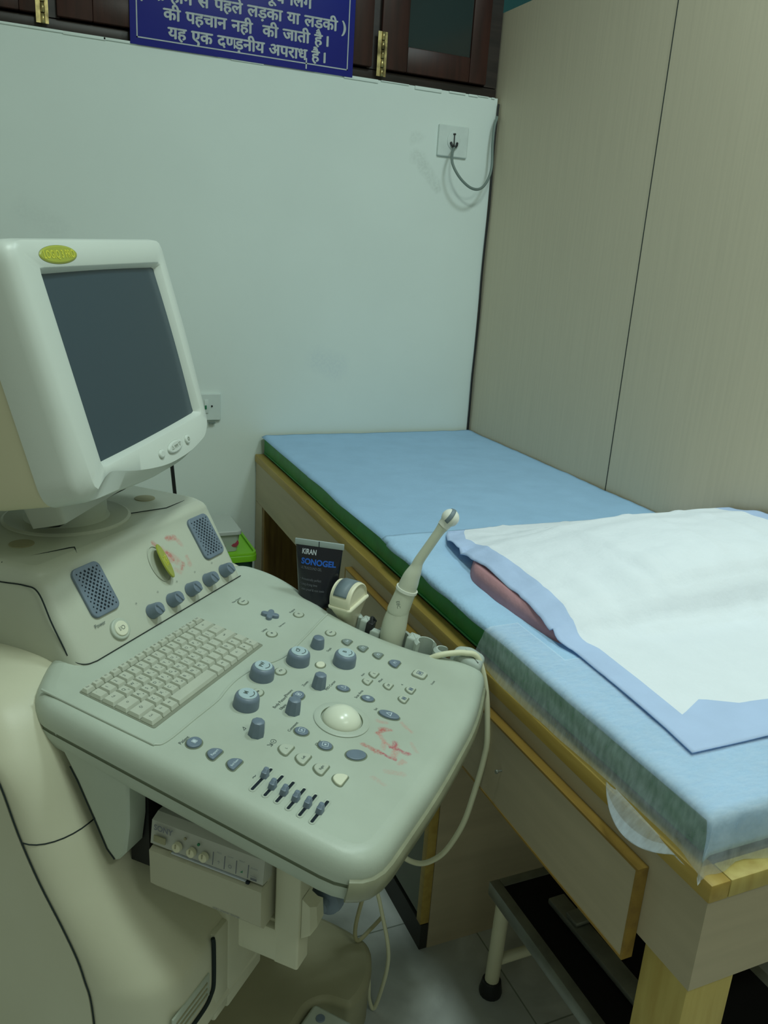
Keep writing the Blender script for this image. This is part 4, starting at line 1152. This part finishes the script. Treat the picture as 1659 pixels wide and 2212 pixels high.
# --- monitor
MQ = [math.radians(a) for a in (56.2938, 15.4646, 1.9296)]
MC = CAMP + (Vector((-1.2739, -1.3474, 1.1738)) - CAMP) * (.30 / .285)
r0 = Vector((math.cos(MQ[0]), math.sin(MQ[0]), 0)); m0 = Vector((math.sin(MQ[0]), -math.cos(MQ[0]), 0))
mN = m0 * math.cos(MQ[1]) + Vector((0, 0, math.sin(MQ[1]))); s0 = mN.cross(r0)
r2 = r0 * math.cos(MQ[2]) + s0 * math.sin(MQ[2]); s2 = mN.cross(r2)
TM = KW.inverted() @ frame(MC, r2, s2, mN)
NP = 200
def radial(poly, cx=0.0, cy=0.0):
    """resample a ccw polygon at NP fixed angles around a centre"""
    out = []
    for k in range(NP):
        a = 2*PI*k/NP; d = Vector((math.cos(a), math.sin(a))); best = None
        for i in range(len(poly)):
            p, q = Vector(poly[i]) - Vector((cx, cy)), Vector(poly[(i+1) % len(poly)]) - Vector((cx, cy)); e = q - p
            den = d.x * e.y - d.y * e.x
            if abs(den) < 1e-12: continue
            t = (p.x * e.y - p.y * e.x) / den; s = (p.x * d.y - p.y * d.x) / den
            if t > 0 and -1e-6 <= s <= 1 + 1e-6 and (best is None or t < best): best = t
        out.append((cx + d.x * best, cy + d.y * best))
    return out
fr = fillet([(-.186, -.146), (-.148, -.124), (-.070, -.147), (.008, -.1595), (.085, -.160), (.150, -.150), (.171, -.130), (.178, .0), (.176, .144), (-.186, .147)], [.02, .03, .04, .03, .04, .015, .01, .02, .012, .018], 8)
ed = fillet([(-.204, -.150), (-.070, -.160), (.008, -.168), (.085, -.167), (.160, -.152), (.176, -.128), (.182, .0), (.180, .152), (-.202, .155)], [.03, .05, .04, .04, .02, .012, .02, .016, .024], 8)
bk = fillet([(-.208, -.150), (-.070, -.166), (.008, -.172), (.085, -.168), (.165, -.150), (.180, -.125), (.186, .0), (.184, .154), (-.206, .157)], [.03, .05, .04, .04, .02, .012, .02, .016, .024], 8)
inn = [(-.155, -.119), (.156, -.116), (.156, .1165), (-.155, .1195)]
scr = [(-.150, -.114), (.1505, -.111), (.1505, .1115), (-.150, .1145)]
cs = (0.0, 0.0)
def sc2(poly, kx, ky, dx=0, dy=0): return [(x * kx + dx, y * ky + dy) for x, y in poly]
scr_r, inn_r = radial(scr, *cs), radial(fillet(inn, .003, 3), *cs)
fr_r, ed_r, bk_r = radial(fr, *cs), radial(ed, *cs), radial(bk, *cs)
def bl(k):
    a = 360.0 * k / NP
    if a < 190 or a > 338: return .55
    return .04 + .51 * max(0.0, 1 - min(a - 190, 338 - a) / 22.0)
mid = [tuple(Vector(a) * (1 - bl(k)) + Vector(b) * bl(k)) for k, (a, b) in enumerate(zip(fr_r, ed_r))]
bm = bm_new()
loft(bm, [[(x, y, -.006) for x, y in scr_r], [(x, y, .0035) for x, y in inn_r], [(x, y, .0045) for x, y in [tuple(Vector(p) * 1.012) for p in inn_r]], [(x, y, .0045) for x, y in fr_r], [(x, y, .0040 - .0010 * bl(k) / .55) for k, (x, y) in enumerate(mid)], [(x, y, -.006) for x, y in ed_r], [(x, y, -.016) for x, y in sc2(bk_r, .998, .998)], [(x, y, -.055) for x, y in bk_r]], 0, cap0=False, cap1=False)
# housing behind, tapering to the tube's back
def sc2(poly, kx, ky, dx=0, dy=0): return [(x * kx + dx, y * ky + dy) for x, y in poly]
loft(bm, [[(x, y, -.0552) for x, y in sc2(bk_r, .993, .993)], [(x, y, -.130) for x, y in sc2(bk_r, .97, .965)], [(x, y, -.22) for x, y in sc2(bk_r, .84, .84, 0, -.010)], [(x, y, -.33) for x, y in sc2(bk_r, .66, .66, 0, -.030)], [(x, y, -.345) for x, y in sc2(bk_r, .60, .60, 0, -.030)]], 1)
monitor = link('monitor', bm, ['bezel', 'monitor_side'], us, TM, sharp=42)
bm = bm_new()
def f_scr(a, b):
    x = -.151 + .3025 * a; y = -.115 + .230 * b
    return (x, y, -.0065 + .004 * (1 - ((x / .15) ** 2 + (y / .115) ** 2) / 2))
grid(bm, 16, 12, f_scr); link('screen', bm, 'screen', monitor)
bm = bm_new(); be = ellip(.0405, .0108, 40)
loft(bm, [[(x, y, 0) for x, y in inset(be, -.0012)], [(x, y, .0014) for x, y in be], [(x, y, .0024) for x, y in inset(be, .002)]], 0, mis=[2, 0])
text(bm, 'LOGIQ 3 PRO', .0128, T(0, 0, .0027), 1, .0004, fit_w=.066)
link('model_badge', bm, ['lime', 'yellow', 'ring_dirt'], monitor, T(-.109, .1335, .0035))
for x, rx_, ry_, s_ in ((.038, .024, .0085, '\u25b3 MM \u25bd'), (-.006, .0085, .006, ''), (.082, .008, .0068, '\u25ce')):
    bm = bm_new(); e_ = ellip(rx_, ry_, 30)
    loft(bm, [[(a, b, 0) for a, b in inset(e_, -.0009)], [(a, b, .0004) for a, b in e_], [(a, b, .0028) for a, b in inset(e_, .0006)], [(a, b, .0036) for a, b in inset(e_, .002)]], 0, mis=[1, 0, 0])
    if s_: text(bm, s_, .0075, T(0, 0, .0038), 1)
    link('monitor_button', bm, ['bezel', 'ring_dirt'], monitor, T(x, -.1405, .0042) @ RZ(.02))
# tilt block and neck
bm = bm_new()
tb_ = fillet([(-.085, -.185), (.130, -.185), (.130, -.120), (-.085, -.120)], .012, 4)
loft(bm, [[(x, -.205, y) for x, y in inset(tb_, .022)], [(x, -.200, y) for x, y in inset(tb_, .006)], [(x, -.140, y) for x, y in tb_]], 0)
link('tilt_block', bm, 'bezel', monitor)
bm = bm_new(); lathe(bm, [(.062, .912), (.058, .918), (.056, .970), (.056, 1.03)], 32, mtx=T(.066, .500, 0)); link('neck', bm, 'plastic', us)
bm = bm_new(); tube(bm, [W2L((-1.150, -.80, 1.00)), W2L((-1.133, -.74, .90)), W2L((-1.12, -.72, .78))], .004, 8); link('monitor_cable', bm, 'black', us)

# ------------------------------------------------------------------ printer below the panel
pr = empty('thermal_printer', L2W((-.190, .0775, .5685)), YAW)
tag(pr, 'boxy beige thermal printer mounted under the control panel of the ultrasound machine', 'printer')
# local frame: x right along the printer front, y into the printer, z up; front faces the machine's left
PM = RZ(-PI/2)
bm = bm_new(); box(bm, (-.0760, .010, .001), (.0760, .235, .100), bev=.004, mtx=PM); link('case', bm, 'printer', pr)
bm = bm_new()
loft(bm, [[(-.0765, .006, .0665), (.0765, .006, .0665), (.0765, .020, .0665), (-.0765, .020, .0665)], [(-.0765, .0, .068), (.0765, .0, .068), (.0765, .020, .068), (-.0765, .020, .068)], [(-.0765, .004, .098), (.0765, .004, .098), (.0765, .022, .098), (-.0765, .022, .098)], [(-.0755, .014, .104), (.0755, .014, .104), (.0755, .030, .104), (-.0755, .030, .104)]], 0, mtx=PM, smooth=False)
strip = link('control_strip', bm, 'strip', pr)
SM = PM @ T(0, -.0006, .083) @ RX(PI/2 - .13)
bm = bm_new()
text(bm, 'SONY', .0098, SM @ T(-.0575, .0095, .0012), 0, .0003)
for x in (.012, .0275, .043, .0585): box(bm, (x - .0004, -.010, .0005), (x + .0004, .006, .0014), 0, mtx=SM)
for x in (.020, .035, .050):
    q = rrect(.0105, .0105, .002, 3, x, -.003)
    tube(bm, [(a, b, .0012) for a, b in q] + [(q[0][0], q[0][1], .0012)], .0004, 4, 0, smooth_path=False)
    text(bm, {.020: '\u2191', .035: '\u25ce', .050: '\u25e2'}[x], .006, SM @ T(x, -.0045, .0012), 1 if x == .050 else 0)
for (x, y, s_) in ((.066, .004, 'ALARM'), (.066, -.006, 'PAPER'), (.020, .0075, 'FEED'), (.035, .0075, 'COPY'), (.050, .0075, 'PRINT')): text(bm, s_, .0028, SM @ T(x, y, .0012), 0)
for y in (-.009, -.0105): box(bm, (.062, y, .0005), (.070, y + .0008, .0012), 0, mtx=SM)
link('strip_print', bm, ['grey_print', 'green_led'], strip)
bm = bm_new(); box(bm, (-.070, -.0085, 0), (-.053, .000, .0022), 0, .001, mtx=SM); link('power_switch', bm, 'base', strip)
for x, rr in ((-.036, .0058), (-.0165, .0056), (.0005, .0056)):
    bm = bm_new(); lathe(bm, [(rr, 0), (rr * .95, .005), (rr * .6, .0062), (.0004, .0062)], 18, mtx=SM @ T(x, -.004, 0)); box(bm, (x - .0006, -.004, .006), (x + .0006, .0012, .0068), 1, mtx=SM); link('dial', bm, ['cream_tube', 'base'], strip)
bm = bm_new(); lathe(bm, [(.0018, 0), (.0016, .0018)], 10, mtx=SM @ T(-.0085, .008, 0)); link('lamp_lens', bm, 'green_led', strip)
bm = bm_new(); lathe(bm, [(.0018, 0), (.0016, .0018)], 10, mtx=SM @ T(-.027, .009, 0)); link('lamp_lens', bm, 'base', strip)
bm = bm_new()
loft(bm, [[(-.072, .004, .004), (.0765, .004, .004), (.0765, .02, .004), (-.072, .02, .004)], [(-.0765, -.002, .012), (.0765, -.002, .012), (.0765, .02, .012), (-.0765, .02, .012)], [(-.0765, -.003, .060), (.0765, -.003, .060), (.0765, .02, .060), (-.0765, .02, .060)], [(-.0755, .002, .0635), (.0755, .002, .0635), (.0755, .02, .0635), (-.0755, .02, .0635)]], 0, mtx=PM, smooth=False)
dp = link('paper_door', bm, 'printer', pr)
bm = bm_new(); box(bm, (-.050, .000, .0640), (.060, .012, .0664), mtx=PM); link('paper_slot', bm, 'base', pr)
bm = bm_new(); box(bm, (-.046, -.002, .0652), (.058, .006, .0668), mtx=PM, bev=.0005); box(bm, (.056, -.003, .0645), (.060, .004, .0675), 1, mtx=PM); link('cutter_bar', bm, ['light_print', 'slot'], pr)
bm = bm_new(); text(bm, 'VIDEO GRAPHIC PRINTER', .0032, PM @ T(.030, -.0026, .0125) @ RX(PI/2), 0); link('door_print', bm, 'grey_print', dp)

# ------------------------------------------------------------------ gel tube
gb = PW(.2745, .178, -.012)
ga = math.radians(-35.7)
gt = empty('gel_tube', gb, ga)
tag(gt, 'black tube of ultrasound gel standing upside down at the back edge of the panel', 'tube')
bm = bm_new(); NG = 48
def sec(t):
    z = .004 + .096 * t
    rx = .031 + .0085 * t; ry = .0215 * (1 - t) ** .75 + .0012
    e = 2.0 + 0.6 * t
    out = []
    for k in range(NG):
        a = 2*PI*k/NG; c, s = math.cos(a), math.sin(a)
        out.append((rx * math.copysign(abs(c) ** (2/e), c), ry * math.copysign(abs(s) ** (2/e), s), z))
    return out
loops = [[(x * .80, y * .80, .0) for x, y, z in sec(0)], [(x * .95, y * .95, .0015) for x, y, z in sec(0)]] + [sec(k / 14) for k in range(15)]
loft(bm, loops, 0); gbody = link('body', bm, 'tube_black', gt, sharp=60)
bm = bm_new(); box(bm, (-.041, -.0017, .0997), (.041, .0017, .1095), bev=.0006); box(bm, (-.0005, -.0021, .1000), (.0007, .0021, .1092), 1); link('crimp', bm, ['tube_cap', 'slot'], gt)
bm = bm_new()
def gtext(s_, size, x, z, mi, bold=0.0, fit=None, align='LEFT'):
    vsx, fcs = text_geo(s_, size, bold, 'LEFT')
    x0 = min(v[0] for v in vsx); x1 = max(v[0] for v in vsx); k = (fit / (x1 - x0)) if fit else 1
    out = []
    for v in vsx:
        X = x + (v[0] - x0) * k; Z = z + v[1]
        t = min(1, max(0, (Z - .004) / .096)); rx = .031 + .0085 * t; ry = .0215 * (1 - t) ** .75 + .0012; e = 2.0 + .6 * t
        q = max(0.0, 1 - min(1, abs(X) / rx) ** e) ** (1/e)
        out.append((X, -ry * q - .0006, Z))
    add_faces(bm, out, fcs, mi)
gtext('KIRAN', .0115, -.027, .0870, 0, .0003, .024)
gtext('SONOGEL', .0130, -.027, .0710, 1, .0005, .058)
gtext('ULTRASOUND GEL', .0062, -.027, .0630, 2, 0, .036)
for i, s_ in enumerate(('\u2022 Acoustically perfect', '\u2022 Long drying time', '\u2022 Stain proof & non toxic')): gtext(s_, .0058, -.026, .0450 - i * .0082, 2, 0, (.036, .030, .042)[i])
link('printed_label', bm, ['light_print', 'blue_print', 'grey_print'], gt)

# ------------------------------------------------------------------ probes
# convex probe: D-shaped head, its flat side towards the right front
cpb = PW(.2745, .114, -.030)
cp = empty('convex_probe', cpb)
tag(cp, 'cream convex ultrasound probe with grey curved lens resting in the holder beside the gel tube', 'probe')
D_ = Vector((.62, -.785, 0)).normalized(); A_ = Vector((D_.y * -1, D_.x, 0)); up = Vector((0, 0, 1))
CM = frame((0, 0, 0), A_, D_, up)          # x along the arc, y through the thickness (to the flat face), z up
CM = RZ(0) @ CM @ RY(math.radians(-8))
def hsec(w_, t_, z, r=None): return [(x, y, z) for x, y in rrect(w_, t_, min(w_, t_) * .45 if r is None else r, 5)]
bm = bm_new()
loft(bm, [hsec(.026, .022, -.02), hsec(.030, .024, .0), hsec(.036, .028, .020), hsec(.052, .034, .034, .012), hsec(.058, .038, .044, .008), hsec(.060, .0395, .0465, .006)], 0, mtx=CM)
link('handle', bm, 'probe', cp)
bm = bm_new()
loft(bm, [hsec(.0615, .041, .0465, .006), hsec(.0635, .043, .048, .006), hsec(.0635, .043, .0500, .006), hsec(.0615, .041, .0515, .006)], 0, mtx=CM)
link('rim', bm, 'probe', cp)
bm = bm_new()
def dprof(r, z0, zc):
    pts = [(r, z0), ] + [(r * math.cos(a), zc + r * .92 * math.sin(a)) for a in [PI * k / 20 for k in range(21)]] + [(-r, z0)]
    return pts
pf = dprof(.0295, .0515, .056)
loft(bm, [[(x, -.017, z) for x, z in sc2(pf, .93, 1, 0, -.0018)], [(x, -.0195, z) for x, z in sc2(pf, .90, .97, 0, .0015)]][::-1] + [[(x, -.015, z) for x, z in pf], [(x, .015, z) for x, z in pf], [(x, .0175, z) for x, z in sc2(pf, .97, .985, 0, .0006)], [(x, .0185, z) for x, z in sc2(pf, .90, .95, 0, .0024)], [(x, .0165, z) for x, z in sc2(pf, .86, .92, 0, .0040)]], 0, mtx=CM, smooth=True)
link('head', bm, 'probe', cp, sharp=50)
bm = bm_new()
ar = [PI * (.16 + .68 * k / 20) for k in range(21)]
loft(bm, [[(.0297 * math.cos(a), y, .056 + .0297 * .92 * math.sin(a)) for a in ar] for y in (-.0125, .0115)], 0, closed=False, cap0=False, cap1=False, mtx=CM)
ln = link('lens', bm, 'lens', cp); sol = ln.modifiers.new('thickness', 'SOLIDIFY'); sol.thickness = .001; sol.offset = 1

# endocavity probe
EP = [((-.8945, -1.3921, .712), .0160), ((-.8951, -1.3918, .735), .0190), ((-.8922, -1.3931, .763), .0195), ((-.8873, -1.3953, .790), .0165), ((-.8815, -1.3979, .811), .0145), ((-.8774, -1.3997, .8234), .0135), ((-.8742, -1.4011, .8337), .0120)]
EO = Vector((-.8945, -1.3921, .712))
ep = empty('endocavity_probe', EO)
tag(ep, 'slender pale endocavity probe with rounded white tip standing in the front holder', 'probe')
def sweep(bm, spec, mi=0, n=28, sub=4):
    pts = catmull([Vector(p) - EO for p, r in spec], sub); rr = [v.x for v in catmull([(r, 0, 0) for p, r in spec], sub)]
    tube(bm, pts, 1, n, mi, smooth_path=False, radii=rr)
bm = bm_new(); sweep(bm, EP); link('handle', bm, 'probe2', ep)
# collar sleeve around the handle's upper half
ax = (Vector((-.8697, -1.4031, .8549)) - Vector((-.8873, -1.3953, .7913))).normalized()
bm = bm_new()
SL = [((-.8895, -1.3944, .785), .0162), ((-.8885, -1.3949, .789), .0172), ((-.8815, -1.3979, .8135), .0160), ((-.8788, -1.3991, .8238), .0158)]
sweep(bm, SL); link('sleeve', bm, 'probe2', ep)
bm = bm_new(); c0 = Vector((-.8786, -1.3992, .8240)) - EO
tube(bm, [c0 - ax * .0015, c0 + ax * .0010, c0 + ax * .0030], .0174, 30, smooth_path=False); link('collar', bm, 'probe_w', ep)
SH = [((-.8783, -1.3993, .8265), .0150), ((-.8760, -1.4004, .835), .0146), ((-.8732, -1.4016, .846), .0132), ((-.8700, -1.4030, .8550), .0115), ((-.8672, -1.4043, .8640), .0090), ((-.8640, -1.4057, .8743), .0079), ((-.8503, -1.4118, .9018), .0074), ((-.8400, -1.4164, .922), .0075), ((-.8346, -1.4188, .932), .0090)]
bm = bm_new(); sweep(bm, SH); link('shaft', bm, 'probe2', ep)
tc_ = Vector((-.8262, -1.4226, .9455)) - EO; ta = (Vector((-.8184, -1.426, .956)) - Vector((-.8363, -1.4181, .929))).normalized()
tx_ = ta.orthogonal().normalized(); sidev = ta.cross(Vector((.41, .91, 0))).normalized(); frontv = sidev.cross(ta).normalized()
bm = bm_new()
TMx = frame(tc_, sidev, frontv, ta)
R_ = .0136
loft(bm, [circle(.0094, 28, z=-.0165)] + [circle(R_ * math.cos(a), 28, z=R_ * 1.0 * math.sin(a)) for a in [-.75 + k * (.75 + PI/2 - .02) / 14 for k in range(15)]], 0, mtx=TMx)
tip = link('tip', bm, 'probe_w', ep)
bm = bm_new()
rows_ = []
for k in range(25):
    a = -.55 + k * (PI + .7) / 24
    rows_.append([TMx @ Vector((s_, -(R_ + .0003) * math.cos(a) * math.sqrt(max(0, 1 - (s_ / R_) ** 2)), (R_ + .0003) * math.sin(a) * math.sqrt(max(0, 1 - (s_ / R_) ** 2)))) for s_ in (.0005, .0018, .0035, .0052, .0065)])
loft(bm, rows_, 0, cap0=False, cap1=False, closed=False); ln = link('lens', bm, 'lens', ep)
sol = ln.modifiers.new('thickness', 'SOLIDIFY'); sol.thickness = .0006; sol.offset = 1
bm = bm_new(); text(bm, 'E8C', .0075, Matrix.Translation(Vector((-.8990, -1.4155, .808)) - EO) @ RZ(-.45) @ RX(PI/2) @ RZ(-1.35), 0); link('model_mark', bm, 'ink', ep)

# cream cable looping over the panel's corner
def UC(pts): return [L2W(p) for p in pts]
bm = bm_new()
cp_pts = [PW(.2335, -.040, -.004), PW(.2360, -.050, .004), PW(.2445, -.064, .0095), PW(.258, -.084, .0125), PW(.269, -.104, .006)] + UC([(.270, -.121, .685), (.263, -.133, .612), (.262, -.132, .57), (.262, -.123, .507), (.262, -.110, .44), (.262, -.087, .381), (.262, -.065, .351), (.262, -.041, .335), (.262, -.012, .338), (.262, .012, .362), (.255, .03, .42)])
tube(bm, cp_pts, .0046, 12)
tag(link('probe_cable', bm, 'cable'), 'cream cable looping over the front right corner of the control panel', 'cable')
bm = bm_new()
tube(bm, [(-.855, -1.425, .60), (-.872, -1.428, .42), (-.903, -1.411, .33), (-.916, -1.405, .27), (-.928, -1.400, .19), (-.922, -1.400, .155), (-.89, -1.385, .158), (-.86, -1.365, .156)], .0036, 10)
tag(link('probe_cable', bm, 'cord_dull'), 'thin dull cable hanging behind the base, the left of the two below the panel corner', 'cable')
bm = bm_new()
tube(bm, [(-.890, -1.428, .60), (-.902, -1.428, .42), (-.907, -1.412, .32), (-.890, -1.417, .233), (-.874, -1.424, .153), (-.872, -1.425, .101), (-.881, -1.421, .036), (-.890, -1.418, .005), (-.8985, -1.414, .030), (-.9015, -1.411, .075), (-.915, -1.40, .12)], .0036, 10)
tag(link('probe_cable', bm, 'cable'), 'cream cable hanging to the marble floor and folding back up beside the machine base', 'cable')
